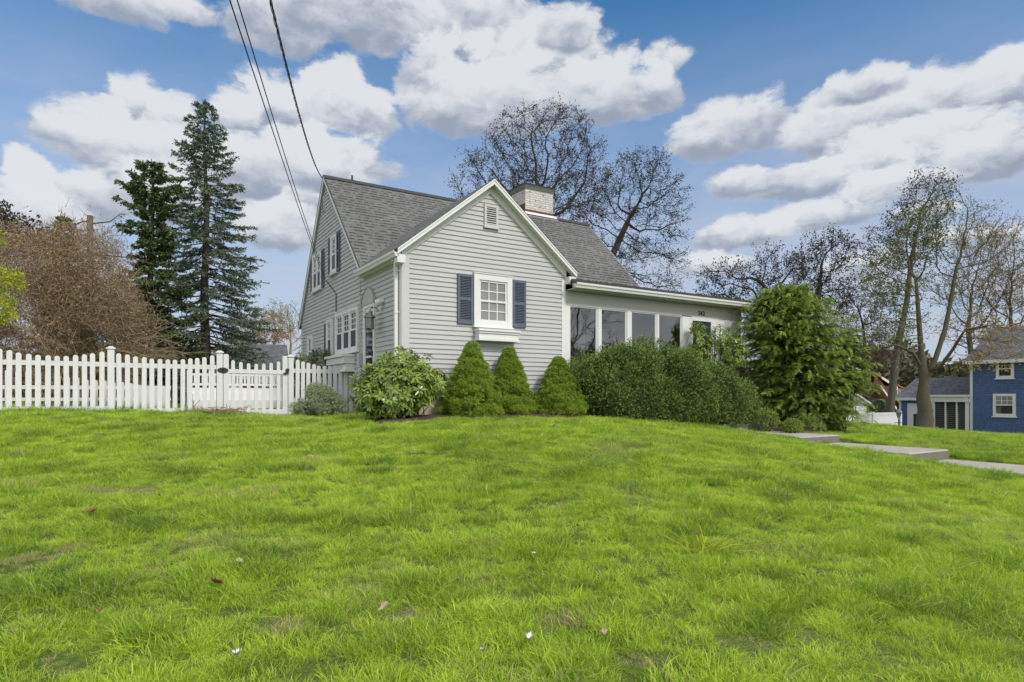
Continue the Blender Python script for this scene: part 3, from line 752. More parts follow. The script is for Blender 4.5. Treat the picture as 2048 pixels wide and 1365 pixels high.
# ---- windows
def window(plane, a0, a1, z0, z1, off, cols=2, rows=2, units=1, casing=.09, screen=False, sill=True, glass='glass_dark', mull=.07, lowmunt=True):
    """double-hung window; plane 'y' (faces -y at y=off) or 'x' (faces -x at x=off)"""
    def bx(mb, a, b, d0, d1, z0_, z1_):
        if plane == 'y': mb.box(a, b, off - d1, off - d0, z0_, z1_)
        else: mb.box(off - d1, off - d0, a, b, z0_, z1_)
    c = MB()
    bx(c, a0, a0 + casing, .0, .055, z0, z1); bx(c, a1 - casing, a1, .0, .055, z0, z1)
    bx(c, a0 + casing, a1 - casing, .0, .053, z1 - casing, z1); bx(c, a0 + casing, a1 - casing, .0, .053, z0, z0 + casing * .8)
    if sill: bx(c, a0 - .02, a1 + .02, .001, .085, z0 - .035, z0 - .002)
    bx(c, a0 - .012, a1 + .012, .001, .068, z1 + .001, z1 + .022)
    w = c.build('window', MT['trim_white'], house)
    A0, A1, Z0, Z1 = a0 + casing, a1 - casing, z0 + casing * .8, z1 - casing
    un = (A1 - A0 - mull * (units - 1)) / units
    if units > 1:
        m_ = MB()
        for u in range(units - 1):
            x = A0 + un * (u + 1) + mull * u; bx(m_, x, x + mull, .0, .05, Z0, Z1)
        m_.build('mullion', MT['trim_white'], w)
    for u in range(units):
        x0 = A0 + u * (un + mull); x1 = x0 + un; zm = (Z0 + Z1) / 2
        g = MB(); bx(g, x0, x1, .004, .009, Z0, Z1); g.build('pane', MT[glass], w)
        s = MB(); f = .042
        for (l, h, d0, d1) in ((zm - .015, Z1, .009, .030), (Z0, zm + .02, .009, .040)):
            lo = l + (f if d1 > .035 else f * .8)
            bx(s, x0, x0 + f, d0, d1, l, h); bx(s, x1 - f, x1, d0, d1, l, h)
            bx(s, x0 + f, x1 - f, d0, d1 - .001, h - f, h); bx(s, x0 + f, x1 - f, d0, d1 - .001, l, lo)
        s.build('sash', MT['trim_white'], w)
        mm = MB(); mw = .011
        for (l, h, d) in ((zm + .02, Z1 - f, .024),) + (((Z0 + f, zm - .02, .026),) if lowmunt else ()):
            for i in range(1, cols): x = x0 + f + (x1 - x0 - 2 * f) * i / cols; bx(mm, x - mw, x + mw, .010, d, l, h)
            for j in range(1, rows): z = l + (h - l) * j / rows; bx(mm, x0 + f, x1 - f, .010, d - .002, z - mw, z + mw)
        mm.build('muntins', MT['trim_white'], w)
        if screen:
            sc = MB(); bx(sc, x0 + f, x1 - f, .034, .037, Z0 + f, zm - .02); sc.build('insect_screen', MT['screen'], w)
    return w
def shutter(plane, a0, a1, z0, z1, off):
    def bx(mb, a, b, d0, d1, z0_, z1_):
        if plane == 'y': mb.box(a, b, off - d1, off - d0, z0_, z1_)
        else: mb.box(off - d1, off - d0, a, b, z0_, z1_)
    mb = MB(); f = .05
    bx(mb, a0, a0 + f, .0, .045, z0, z1); bx(mb, a1 - f, a1, .0, .045, z0, z1)
    zm = (z0 + z1) / 2 + .0
    for l, h in ((z0, z0 + .08), (z1 - .06, z1), (zm - .03, zm + .03)): bx(mb, a0 + f, a1 - f, .0, .043, l, h)
    o = mb.build('shutter', MT['shutter_blue'], house)
    lv = MB(); bx(lv, a0 + f, a1 - f, .0, .008, z0 + .08, z1 - .06)
    for l, h in ((z0 + .08, zm - .03), (zm + .03, z1 - .06)):
        n = int((h - l) / .034)
        for i in range(n):
            z = l + (i + .5) * (h - l) / n
            if plane == 'y':
                p = [(a0 + f, off - .040, z - .014), (a1 - f, off - .040, z - .014), (a1 - f, off - .010, z + .010), (a0 + f, off - .010, z + .010)]
                lv.prism(p, (0, .0, .006))
            else:
                p = [(off - .040, a0 + f, z - .014), (off - .040, a1 - f, z - .014), (off - .010, a1 - f, z + .010), (off - .010, a0 + f, z + .010)]
                lv.prism(p, (0, .0, .006))
    lv.build('louvers', MT['shutter_blue'], o)
    return o
def ZA(px, py): return z_py(py, t_px(px), 0)
# gable wall window with its shutters and planter box
ta, tb = t_px(945.5), t_px(1021.5)
zt = (ZA(945.5, 548) + ZA(1021.5, 555)) / 2; zb = (ZA(945.5, 652) + ZA(1021.5, 657)) / 2
window('y', ta, tb, zb, zt, -.018, 3, 2, casing=.13, glass='glass_curtain')
sz1 = ZA(930, 549.5); sz0 = ZA(930, 648.5)
shutter('y', t_px(913.5), t_px(944), sz0, sz1, -.018)
shutter('y', t_px(1023), t_px(1049.5), sz0, sz1, -.018)
bz1, bz0 = ZA(985, 661), ZA(985, 684)
mb = MB()
bt0, bt1 = t_px(949), t_px(1027)
for (z0, z1, d, e) in ((bz1 - .05, bz1, .24, .03), (bz0 + .055, bz1 - .052, .19, .0), (bz0, bz0 + .052, .215, .015), (bz1 - .095, bz1 - .054, .215, .012)):
    mb.box(bt0 - e, bt1 + e, -.02 - d, -.019, z0, z1)
mb.build('window_box', MT['trim_white'], house)
# gable vent
v0, v1 = t_px(967), t_px(994.5)
vz1, vz0 = ZA(981, 411), ZA(981, 456)
mb = MB(); f = .055
mb.box(v0, v0 + f, -.055, -.0, vz0, vz1); mb.box(v1 - f, v1, -.055, -.0, vz0, vz1); mb.box(v0 + f, v1 - f, -.053, 0, vz1 - f, vz1); mb.box(v0 + f, v1 - f, -.053, 0, vz0, vz0 + f)
mb.box(v0 - .015, v1 + .015, -.075, -.0, vz0 - .03, vz0 - .002)
vo = mb.build('gable_vent', MT['trim_grey'], house)
mb = MB()
for i in range(8):
    z = vz0 + f + (i + .5) * (vz1 - vz0 - 2 * f) / 8
    mb.prism([(v0 + f, -.050, z - .016), (v1 - f, -.050, z - .016), (v1 - f, -.020, z + .006), (v0 + f, -.020, z + .006)], (0, 0, .012))
mb.build('slats', MT['trim_grey'], vo)
MB().box(v0 + f, v1 - f, -.0205, -.0195, vz0 + f, vz1 - f).build('vent_mesh', MT['dark_room'], vo)

# side wall (faces the left)
window('x', s_px(719.7), s_px(675), 1.49, 2.58, -.018, 2, 3, units=3, casing=.10, screen=True, glass='glass_dark', lowmunt=False, mull=.11)
window('x', s_px(667.9), s_px(656.9), 1.42, 2.50, -.018, 2, 3, casing=.09, screen=True, lowmunt=False)
shutter('x', s_px(656.9) + .01, s_px(652.6), 1.42, 2.42, -.018)
window('x', s_px(627.5), s_px(618.5), 1.30, 2.22, -.018, 1, 1, casing=.09, lowmunt=False)
window('x', s_px(646.4), s_px(628.6), 3.47, 4.55, -.018, 2, 3, units=2, casing=.09, screen=True, lowmunt=False)
shutter('x', s_px(650.5), s_px(646.4) - .01, 3.47, 4.55, -.018); shutter('x', s_px(628.6) + .01, s_px(625), 3.47, 4.55, -.018)
window('x', s_px(677.2), s_px(665.2), 3.68, 4.72, -.018, 2, 3, casing=.09, screen=True, lowmunt=False)
shutter('x', s_px(682.4), s_px(677.2) - .01, 3.68, 4.72, -.018); shutter('x', s_px(665.2) + .01, s_px(660.6), 3.68, 4.72, -.018)
mb = MB(); va, vb = s_px(651.3), s_px(645.8)
mb.box(-.05, -.0, va, vb, 5.62, 6.02)
vo = mb.build('gable_vent', MT['trim_grey'], house)
mb = MB()
for i in range(8): mb.box(-.062, -.051, va + .04, vb - .04, 5.66 + i * .042, 5.68 + i * .042)
mb.build('slats', MT['lead'], vo)
# planter box under the triple window
b0, b1 = s_px(712), s_px(676)
mb = MB()
for (z0, z1, d, e) in ((1.36, 1.42, .34, .02), (1.20, 1.358, .29, .0), (1.06, 1.198, .22, -.03), (1.0, 1.058, .26, -.01)):
    mb.box(-.02 - d, -.019, b0 - e, b1 + e, z0, z1)
mb.build('window_box', MT['trim_white'], house)
# side door with arched hood
d0, d1 = s_px(752.3), s_px(730)
mb = MB()
mb.box(-.05, 0, d0, d0 + .07, .30, 2.50); mb.box(-.05, 0, d1 - .07, d1, .30, 2.50); mb.box(-.048, 0, d0 + .07, d1 - .07, 2.43, 2.50)
dr = mb.build('side_door', MT['trim_white'], house)
mb = MB(); a, b = d0 + .072, d1 - .072
mb.box(-.04, -.01, a, a + .05, .33, 2.42); mb.box(-.04, -.01, b - .05, b, .33, 2.42); mb.box(-.039, -.01, a + .09, b - .09, 2.33, 2.42); mb.box(-.039, -.01, a + .09, b - .09, .33, .6); mb.box(-.038, -.01, a + .09, b - .09, 1.28, 1.33)
mb.build('storm_door', MT['vinyl'], dr)
MB().box(-.024, -.015, a + .05, b - .05, .6, 2.33).build('pane', MT['glass_dark'], dr)
mb = MB(); mb.box(-.075, -.041, a + .02, a + .06, 1.30, 1.42); mb.build('handle', MT['dark_metal'], dr)
mc = (d0 + d1) / 2; rad = (d1 - d0) / 2 + .02
arc = [(-.06, mc + rad * math.cos(math.pi * i / 14), 2.505 + .36 * math.sin(math.pi * i / 14)) for i in range(15)]
mb = MB(); mb.prism(arc, (.06, 0, 0)); ho = mb.build('door_hood', MT['header_paint'], house)
arc2 = [(-.07, mc + rad * math.cos(math.pi * i / 14) * 1.04, 2.505 + .38 * math.sin(math.pi * i / 14)) for i in range(15)]
mb = MB(); mb.tube(arc2, .009, 6); mb.build('hood_edge', MT['lead'], ho)
# lantern on its bracket
ls = s_px(763); lz = z_py(626, 0, ls)
mb = MB(); mb.box(-.045, -.018, ls - .05, ls + .05, lz - .02, lz + .12)
lo_ = mb.build('wall_lantern', MT['trim_white'], house)
mb = MB(); mb.tube([(-.05, ls, lz + .02), (-.12, ls, lz + .10), (-.22, ls, lz + .10), (-.27, ls, lz + .03)], .012, 6)
mb.lathe([(.02, .02), (.035, .0), (.05, -.03), (.13, -.10), (.135, -.125), (.10, -.13)], (-.27, ls, lz), 8)
mb.lathe([(.10, -.345), (.11, -.36), (.05, -.39), (.015, -.41)], (-.27, ls, lz), 8)
for i in range(8):
    a = i * math.pi / 4; x, y = .095 * math.cos(a), .095 * math.sin(a)
    mb.tube([(-.27 + x, ls + y, lz - .125), (-.27 + x, ls + y, lz - .35)], .008, 5)
mb.build('lantern_frame', MT['brass'], lo_)
mb = MB(); mb.lathe([(.085, -.34), (.088, -.13)], (-.27, ls, lz), 8); mb.build('lantern_glass', MT['glass_curtain'], lo_)
# flood light
fs_ = s_px(769); fz = z_py(603, 0, fs_)
mb = MB(); mb.lathe([(.05, -.02), (.05, .02)], (-.05, fs_, fz), 10); mb.tube([(-.03, fs_, fz), (-.10, fs_, fz - .01), (-.17, fs_ + .05, fz - .05)], [.045, .05, .075], 10)
mb.build('flood_light', MT['trim_white'], house)
# cables down the side wall
mb = MB(); cs = s_px(674.8)
mb.tube([(-.035, s_px(655.5), z_py(563, 0, s_px(655.5))), (-.035, cs, z_py(588, 0, cs)), (-.035, cs, .2)], .012, 5)
mb.build('conduit', MT['dark_metal'], house)
mb = MB(); cs2 = 2.52
mb.tube([(-.035, cs2 + .06, 3.15), (-.035, cs2, 2.6), (-.035, cs2, .1)], .010, 5); mb.build('conduit', MT['header_paint'], house)
mb = MB(); mb.box(-.10, -.02, cs2 - .07, cs2 + .07, 1.12, 1.42); mb.build('meter_box', MT['header_paint'], house)

# ---- porch
th = lambda px: t_px(px)
HZ0 = 2.592
mb = MB(); mb.box(TA + .012, 10.5, -.018, .06, HZ0, 2.80); mb.build('header_board', MT['header_paint'], house)
mb = MB(); mb.box(TA + .012, 10.5, -.008, .06, 2.803, PZ - .2); mb.build('header_board', MT['header_paint'], house)
mb = MB(); mb.box(TA + .03, th(1345 / 5.12 + 1100), -.03, .0, HZ0 - .022, HZ0 - .001); mb.build('head_trim', MT['trim_grey'], house)
kz = .78
mb = MB(); mb.box(TA + .012, th(1366), .0, .06, .30, kz); mb.build('knee_wall', MT['header_paint'], house)
mb = MB(); mb.box(TA + .012, th(1366), -.04, .0, kz, kz + .04); mb.build('porch_sill', MT['trim_white'], house)
edges = [(1140.2, 1194.3), (1203, 1252.5), (1263, 1312), (1317.8, 1362.7)]
for k, (pa, pb) in enumerate(edges):
    a, b = th(pa), th(pb)
    mb = MB(); f = .028
    mb.box(a - f, a, -.012, .03, kz + .04, HZ0 - .022); mb.box(b, b + f, -.012, .03, kz + .04, HZ0 - .022)
    mb.box(a, b, -.010, .03, kz + .04, kz + .08); mb.box(a, b, -.010, .03, HZ0 - .05, HZ0 - .022)
    w = mb.build('porch_window', MT['vinyl'], house)
    MB().add([(a, .01, kz + .08), (b, .01, kz + .08), (b, .01, HZ0 - .05), (a, .01, HZ0 - .05)], [(0, 1, 2, 3)]).build('pane', MT['glass_porch'], w)
    mb = MB(); mb.box(b - .05, b - .002, -.004, .007, kz + .08, HZ0 - .05); mb.build('sliding_stile', MT['trim_grey'], w)
posts = [(TA + .012, th(1140.2) - .028)] + [(th(edges[i][1]) + .028, th(edges[i + 1][0]) - .028) for i in range(3)] + [(th(1362.7) + .028, th(1381))]
for a, b in posts:
    if b - a < .02: b = a + .02
    MB().box(a, b, -.022, .05, kz + .04 if a > TA + .05 and b < 8.3 else .32, HZ0 - .003 if a > 8.2 or a < TA + .1 else HZ0 - .023).build('porch_post', MT['trim_white'], house)
# porch door
a, b = th(1381) + .002, th(1424)
mb = MB(); mb.box(a, a + .05, -.03, .02, -.0, HZ0 - .12); mb.box(b - .07, b, -.03, .02, 0, HZ0 - .12); mb.box(a, b, -.031, .02, HZ0 - .118, HZ0 - .004)
dr = mb.build('porch_door', MT['vinyl'], house)
MB().box(a + .052, b - .072, -.004, .004, .3, HZ0 - .12).build('pane', MT['glass_dark'], dr)
MB().box(a + .052, b - .072, -.02, .015, .0, .298).build('kick_panel', MT['vinyl'], dr)
MB().box(b + .002, th(1436), -.022, .05, -.1, HZ0 - .004).build('porch_post', MT['trim_white'], house)
MB().box(th(1436) + .002, 10.48, -.0, .05, .3, HZ0 - .004).build('porch_panel', MT['trim_white'], house)
MB().box(10.43, 10.48, .052, 3.0, .3, 3.0).build('porch_end_wall', MT['header_paint'], house)
# porch room behind the glass
mb = MB(); mb.box(TA + .05, 10.4, 2.35, 2.40, .3, 2.9); mb.build('porch_back_wall', MT['siding'], house)
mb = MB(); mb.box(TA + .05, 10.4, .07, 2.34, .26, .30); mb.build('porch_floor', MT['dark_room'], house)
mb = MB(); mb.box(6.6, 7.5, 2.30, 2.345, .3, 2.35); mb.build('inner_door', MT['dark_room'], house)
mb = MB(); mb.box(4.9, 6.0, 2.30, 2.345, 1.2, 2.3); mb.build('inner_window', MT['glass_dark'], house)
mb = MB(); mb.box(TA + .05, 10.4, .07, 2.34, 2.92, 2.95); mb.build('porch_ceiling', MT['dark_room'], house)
mb = MB(); mb.box(7.6, 8.3, 1.2, 1.8, .31, .95); mb.box(7.6, 8.3, 1.72, 1.8, .95, 1.75); mb.box(7.6, 7.68, 1.2, 1.72, .95, 1.2); mb.box(8.22, 8.3, 1.2, 1.72, .95, 1.2); mb.build('porch_chair', MT['trim_white'], house)
# steps to the porch door
mb = MB(); mb.box(th(1376), th(1440), -.42, -.05, -.5, -.1); mb.build('porch_step', MT['brown_wall'], house, bevel=.01)
# house number 242 from short strokes
def digit(mb, c, x, z, h, w, d0, d1):
    if c == '2': seg = [((0, .78), (.12, .95)), ((.12, .95), (.5, 1)), ((.5, 1), (.88, .93)), ((.88, .93), (.97, .72)), ((.97, .72), (.80, .5)), ((.80, .5), (.1, .08)), ((.1, .04), (1, .04))]
    else: seg = [((.72, 0), (.72, 1)), ((.72, 1), (.02, .3)), ((.02, .3), (1, .3))]
    for (a, b) in seg:
        p, q = np.array([x + a[0] * w, z + a[1] * h]), np.array([x + b[0] * w, z + b[1] * h])
        dd = q - p; L = np.linalg.norm(dd); dd /= L; nn = np.array([-dd[1], dd[0]]) * .011; p = p - dd * .006; q = q + dd * .006
        c4 = [p - nn, q - nn, q + nn, p + nn]
        mb.prism([(u[0], d0, u[1]) for u in c4], (0, d1 - d0, 0))
nx0, nx1 = th(1395.2), th(1408.3); nz0 = z_py(630.5, nx0, 0); nh = z_py(623, nx0, 0) - nz0
wd_ = (nx1 - nx0) / 3.7
for i, c in enumerate('242'):
    mb = MB(); digit(mb, c, nx0 + i * wd_ * 1.33, nz0, nh, wd_, -.026, -.0185); mb.build('house_number', MT['dark_metal'], house)
# ---- chimney
c0, c1, cs0, cs1 = t_px(1050.5, 5.62), t_px(1105.8, 5.62), 5.62, 6.5
czt = z_py(378, c0, cs0); czb = mz(cs0) - .4
def uvbox(mb, x0, x1, y0, y1, z0, z1):
    for (pa, pb) in (((x0, y0), (x1, y0)), ((x1, y0), (x1, y1)), ((x1, y1), (x0, y1)), ((x0, y1), (x0, y0))):
        L = math.hypot(pb[0] - pa[0], pb[1] - pa[1])
        mb.add([(*pa, z0), (*pb, z0), (*pb, z1), (*pa, z1)], [(0, 1, 2, 3)], [(0, z0), (L, z0), (L, z1), (0, z1)])
    mb.add([(x0, y0, z1), (x1, y0, z1), (x1, y1, z1), (x0, y1, z1)], [(0, 1, 2, 3)], [(0, 0), (1, 0), (1, 1), (0, 1)])
mb = MB(); uvbox(mb, c0, c1, cs0, cs1, czb, czt); ch = mb.build('chimney', MT['painted_brick'], house)
def frus(mb, a, b, z0, z1):
    mb.hexa([(c0 - a, cs0 - a, z0), (c1 + a, cs0 - a, z0), (c1 + a, cs1 + a, z0), (c0 - a, cs1 + a, z0), (c0 - b, cs0 - b, z1), (c1 + b, cs0 - b, z1), (c1 + b, cs1 + b, z1), (c0 - b, cs1 + b, z1)])
mb = MB(); frus(mb, -.02, .08, czt + .002, czt + .16); mb.build('chimney_cap', MT['lead'], ch)
mb = MB(); frus(mb, .10, .10, czt + .162, czt + .18); mb.build('cap_lid', MT['dark_metal'], ch)
zf = mz(cs0)
mb = MB(); mb.box(c0 - .02, c1 + .02, cs0 - .02, cs0 - .002, zf - .1, zf + .10); mb.box(c1 + .002, c1 + .02, cs0, cs0 + .4, zf - .1, zf + .3); mb.box(c0 - .02, c0 - .002, cs0, cs0 + .4, zf - .1, zf + .3)
mb.build('brick_footing', MT['brown_wall'], ch)
mb = MB(); mb.hexa([(c0 - .04, cs0 - .16, mz(cs0 - .16) + .004), (c1 + .12, cs0 - .16, mz(cs0 - .16) + .004), (c1 + .12, cs0 - .021, zf + .004), (c0 - .04, cs0 - .021, zf + .004),
                    (c0 - .04, cs0 - .16, mz(cs0 - .16) + .012), (c1 + .12, cs0 - .16, mz(cs0 - .16) + .012), (c1 + .12, cs0 - .021, zf + .02), (c0 - .04, cs0 - .021, zf + .02)])
mb.build('flashing', MT['trim_white'], ch)

# ------------------------------------------------------------------ picket fence (parallel to the gable wall, 3.38 m behind it)
SF = 3.38
def fence_mesh_picket(w, h, d=.02, arch=.035, k=5):
    """one picket with a rounded top; base at z=0, front face towards -y"""
    pts = [(-w / 2, 0)] + [(-w / 2 * math.cos(math.pi * i / k), h - arch + arch * math.sin(math.pi * i / k)) for i in range(k + 1)] + [(w / 2, 0)]
    mb = MB(); mb.prism([(x, 0, z) for x, z in pts], (0, d, 0)); return mb
def post(mb, x, y, z0, z1, w=.12):
    mb.box(x - w / 2, x + w / 2, y - w / 2, y + w / 2, z0, z1)
def postcap(mb, x, y, z, w=.12):
    a = w / 2 + .02
    mb.box(x - a, x + a, y - a, y + a, z + .001, z + .03)
    mb.hexa([(x - a * .8, y - a * .8, z + .031), (x + a * .8, y - a * .8, z + .031), (x + a * .8, y + a * .8, z + .031), (x - a * .8, y + a * .8, z + .031),
             (x - .03, y - .03, z + .055), (x + .03, y - .03, z + .055), (x + .03, y + .03, z + .055), (x - .03, y + .03, z + .055)])
def dip(u): return -.125 * math.sin(math.pi * min(max(u, 0), 1))
def ft(px): return t_px(px, SF)
def fz(py, px): return z_py(py, ft(px), SF)
def gzt(t): p = hw(t, SF); return Hs(p[0], p[1])
PT = [ft(-22), ft(222), ft(439), ft(581), ft(722)]           # posts
TOPZ = 1.42
def fence_section(name, ta, tb, n, ztop, label, posts=(True, True), zr=.30, ta_in=.08, tb_in=.08, z0=None, arc=.13):
    r = empty(name, (*hw(ta, SF), 0), HANG, label=label, cat='fence', group='white picket fence sections beside the gate')
    W = tb - ta
    for k, x in enumerate((0, W)):
        if not posts[k]: continue
        g = gzt(ta + x)
        mb = MB(); post(mb, x, 0, g - .3, ztop - .055); o = mb.build('post', MT['vinyl'], r)
        mb = MB(); postcap(mb, x, 0, ztop - .055); mb.build('post_cap', MT['vinyl'], o)
    a, b = ta_in, W - tb_in
    for i in range(n):
        u = (i + .5) / n; x = a + (b - a) * u
        g = gzt(ta + x) + .03
        top = ztop - .10 - arc * math.sin(math.pi * u)
        mb = fence_mesh_picket(.088, top - g); 
        tl_ = rng.normal() * .006; x += rng.normal() * .004
        for j, v in enumerate(mb.v): mb.v[j] = (v[0] + x + v[2] * tl_, v[1] - .045, v[2] + g + (tl_ if v[2] > .5 else 0))
        mb.build('picket', MT['vinyl'], r)
    for zz in (ztop - .42, gzt(ta + W / 2) + .02):
        mb = MB(); mb.box(.061 if posts[0] else .01, W - (.061 if posts[1] else .01), -.024, .02, zz, zz + .095); mb.build('rail', MT['vinyl'], r)
    return r
fence_section('picket_fence', PT[0], PT[1], 12, 1.43, 'white picket fence section at the far left edge of the lawn')
fence_section('picket_fence', PT[1], PT[2], 13, 1.42, 'white vinyl picket fence section between the tall square post and the gate hinge post', posts=(False, True))
fence_section('picket_fence', PT[3], PT[4], 12, 1.38, 'short white picket fence run between the gate latch post and the house side wall', posts=(True, False), arc=.14)
# gate
g0, g1 = PT[2] + .075, PT[3] - .075
gate = empty('garden_gate', (*hw(g0, SF), 0), HANG, label='white picket garden gate with black oval hinge and latch between two posts', cat='gate')
W = g1 - g0
gb = gzt((g0 + g1) / 2) + .05
for x in (.055, W - .055):
    mb = MB(); mb.box(x - .055, x + .055, -.05, .05, gb - .10 if x > 1 else gb - .02, 1.33); mb.lathe([(.07, 0), (.05, .02)], (x, 0, 1.331), 4) if False else mb.box(x - .045, x + .045, -.04, .04, 1.331, 1.345)
    mb.build('stile', MT['vinyl'], gate)
for i in range(7):
    u = (i + .5) / 7; x = .12 + (W - .24) * u
    top = 1.235 - .09 * math.sin(math.pi * u)
    mb = fence_mesh_picket(.075, top - gb - .05)
    for j, v in enumerate(mb.v): mb.v[j] = (v[0] + x, v[1] - .038, v[2] + gb + .05)
    mb.build('picket', MT['vinyl'], gate)
for zz, h in ((.92, .09), (gb - .02, .14)):
    mb = MB(); mb.box(.111, W - .111, -.05, .02, zz, zz + h); mb.build('rail', MT['vinyl'], gate)
mb = MB(); mb.prism([(-.015 + .115 * math.cos(a), -.068, .98 + .062 * math.sin(a)) for a in np.linspace(0, 2 * math.pi, 20)[:-1]], (0, .006, 0))
mb.tube([(-.015, -.075, .93), (-.015, -.075, 1.03)], .016, 6)
mb.build('hinge', MT['dark_metal'], gate)
mb = MB(); mb.box(W - .05, W + .02, -.085, -.055, .93, 1.04); mb.box(W - .10, W - .03, -.08, -.06, .91, .95); mb.box(W - .02, W + .03, -.09, -.06, 1.0, 1.05)
mb.build('latch', MT['dark_metal'], gate)
# older low picket fence just behind the first section, with ivy
of = empty('old_picket_fence', (*hw(PT[0] - .5, SF + 1.0), 0), HANG, label='older low whitewashed picket fence seen through the gaps of the far left fence', cat='fence')
for i in range(22):
    x = i * .165; p = hw(PT[0] - .5 + x, SF + 1.0); g = Hs(*p)
    h = .92 - .018 * i + rng.uniform(-.02, .02)
    mb = fence_mesh_picket(.10, h)
    for j, v in enumerate(mb.v): mb.v[j] = (v[0] + x, v[1], v[2] + g)
    mb.build('picket', MT['old_white'], of)
mb = MB(); mb.box(-.05, 3.6, .021, .06, .55, .63); mb.box(-.05, 3.6, .021, .06, .3, .37); mb.build('rail', MT['old_white'], of)
# white deck steps behind the gate
st = empty('deck_steps', (*hw(ft(520), 6.6), 0), HANG, label='low white railed deck seen through the garden gate', cat='deck')
mb = MB()
for k in range(3): mb.box(-1.1, 1.3, .3 * k, .3 * k + .3, .05, .12 + .17 * (k + 1))
mb.build('steps', MT['trim_white'], st)
for x in (-1.15, -.6, 0, .6, 1.25):
    mb = MB(); post(mb, x, .95, .0, 1.12, .09); mb.lathe([(.03, 0), (.055, .03), (.05, .07), (.01, .10)], (x, .95, 1.12), 10); mb.build('post', MT['trim_white'], st)
mb = MB(); mb.box(-1.15, 1.25, .93, .97, .98, 1.04); mb.box(-1.15, 1.25, .93, .97, .70, .76); mb.build('rail', MT['trim_white'], st)
mb = MB()
for i in range(24): mb.box(-1.12 + i * .1, -1.07 + i * .1, .935, .965, .76, .98)
mb.build('balusters', MT['trim_white'], st)

# ------------------------------------------------------------------ neighbouring buildings
# blue house: its street-parallel side faces us; local x runs left-and-away along the wall (L), local y goes into the house (R)
BC = pt(1941.5, HOR, 36.0)[:2]
bl = empty('blue_house', (BC[0], BC[1], 0), math.atan2(LV[1], LV[0]), label='blue shingled house with white trim and screened breezeway at the right edge', cat='house')
# local frame: x along L; y is 90 deg ccw of L = -R. so walls face +y; depth behind the wall is -y
def uvwall(mb, x0, x1, y, z0, z1):
    mb.add([(x0, y, z0), (x1, y, z0), (x1, y, z1), (x0, y, z1)], [(1, 0, 3, 2)], [(x1, z0 + 9), (x0, z0 + 9), (x0, z1 + 9), (x1, z1 + 9)])
def bz(py, x=0.0, y=0.0):
    Y = BC[1] + LV[1] * x - RV[1] * y; return E + (HOR - py) / F * Y
def bx_(px, y=0.0):
    k = (px - 1024) / F
    return (BC[0] - RV[0] * y - k * (BC[1] - RV[1] * y)) / (-LV[0] + LV[1] * k)
GR = -3.2
mz0 = bz(723)
mb = MB(); uvwall(mb, -7.0, 0, 0, GR, mz0 - .12); mb.build('wall', MT['blue_shingles'], bl)
mb = MB(); mb.add([(0, 0, GR), (0, -7, GR), (0, -7, mz0), (0, -3.5, mz0 + 2.2), (0, 0, mz0)], [(0, 1, 2, 3, 4)], [(0, GR + 9), (7, GR + 9), (7, mz0 + 9), (3.5, mz0 + 11.2), (0, mz0 + 9)]); mb.build('gable_wall', MT['blue_shingles'], bl)
rz_ = bz(655, 0, -3.6)
roofslab('roof', [(.25, .35, mz0), (-7.2, .35, mz0), (-7.2, -3.6, rz_), (.25, -3.6, rz_)], .1, bl, MT['roof_dark'])
roofslab('roof', [(.25, -7.5, mz0), (-7.2, -7.5, mz0), (-7.2, -3.6, rz_ - .002), (.25, -3.6, rz_ - .002)], .1, bl, MT['roof_dark'])
mb = MB(); mb.box(-7.2, .26, .351, .40, mz0 - .17, mz0 + .01); mb.box(-7.2, .26, .01, .35, mz0 - .19, mz0 - .11); mb.build('eave_trim', MT['trim_white'], bl)
mb = MB(); mb.box(-.10, .03, .001, .03, GR, mz0 - .19); mb.box(.001, .03, -.15, .0, GR, mz0 - .19); mb.build('corner_board', MT['trim_white'], bl)
def bwin(px0, px1, py0, py1, n_=3, curtain=True):
    a, b = bx_(px1), bx_(px0); z1, z0 = bz(py0, (a + b) / 2), bz(py1, (a + b) / 2)
    c = .14; mb = MB()
    mb.box(a, a + c, .0, .06, z0, z1); mb.box(b - c, b, 0, .06, z0, z1); mb.box(a + c, b - c, 0, .058, z1 - c, z1); mb.box(a + c, b - c, 0, .058, z0, z0 + c); mb.box(a - .05, b + .05, 0, .10, z0 - .06, z0 - .001)
    w = mb.build('window', MT['trim_white'], bl)
    zm = (z0 + z1) / 2
    MB().box(a + c, b - c, .004, .01, zm, z1 - c).build('pane', MT['glass_curtain' if curtain else 'glass_dark'], w)
    MB().box(a + c, b - c, .004, .01, z0 + c, zm - .001).build('pane', MT['glass_dark'], w)
    mb = MB(); mb.box(a + c, b - c, .011, .035, zm - .03, zm + .03)
    for i in range(1, n_): x = a + c + (b - a - 2 * c) * i / n_; mb.box(x - .012, x + .012, .011, .03, zm + .03, z1 - c)
    mb.box(a + c, b - c, .011, .029, (zm + z1 - c) / 2 - .012, (zm + z1 - c) / 2 + .012)
    mb.build('muntins', MT['trim_white'], w)
bwin(1986.5, 2032, 788, 833)
bwin(1992.5, 2028.5, 719, 757, 2, False)
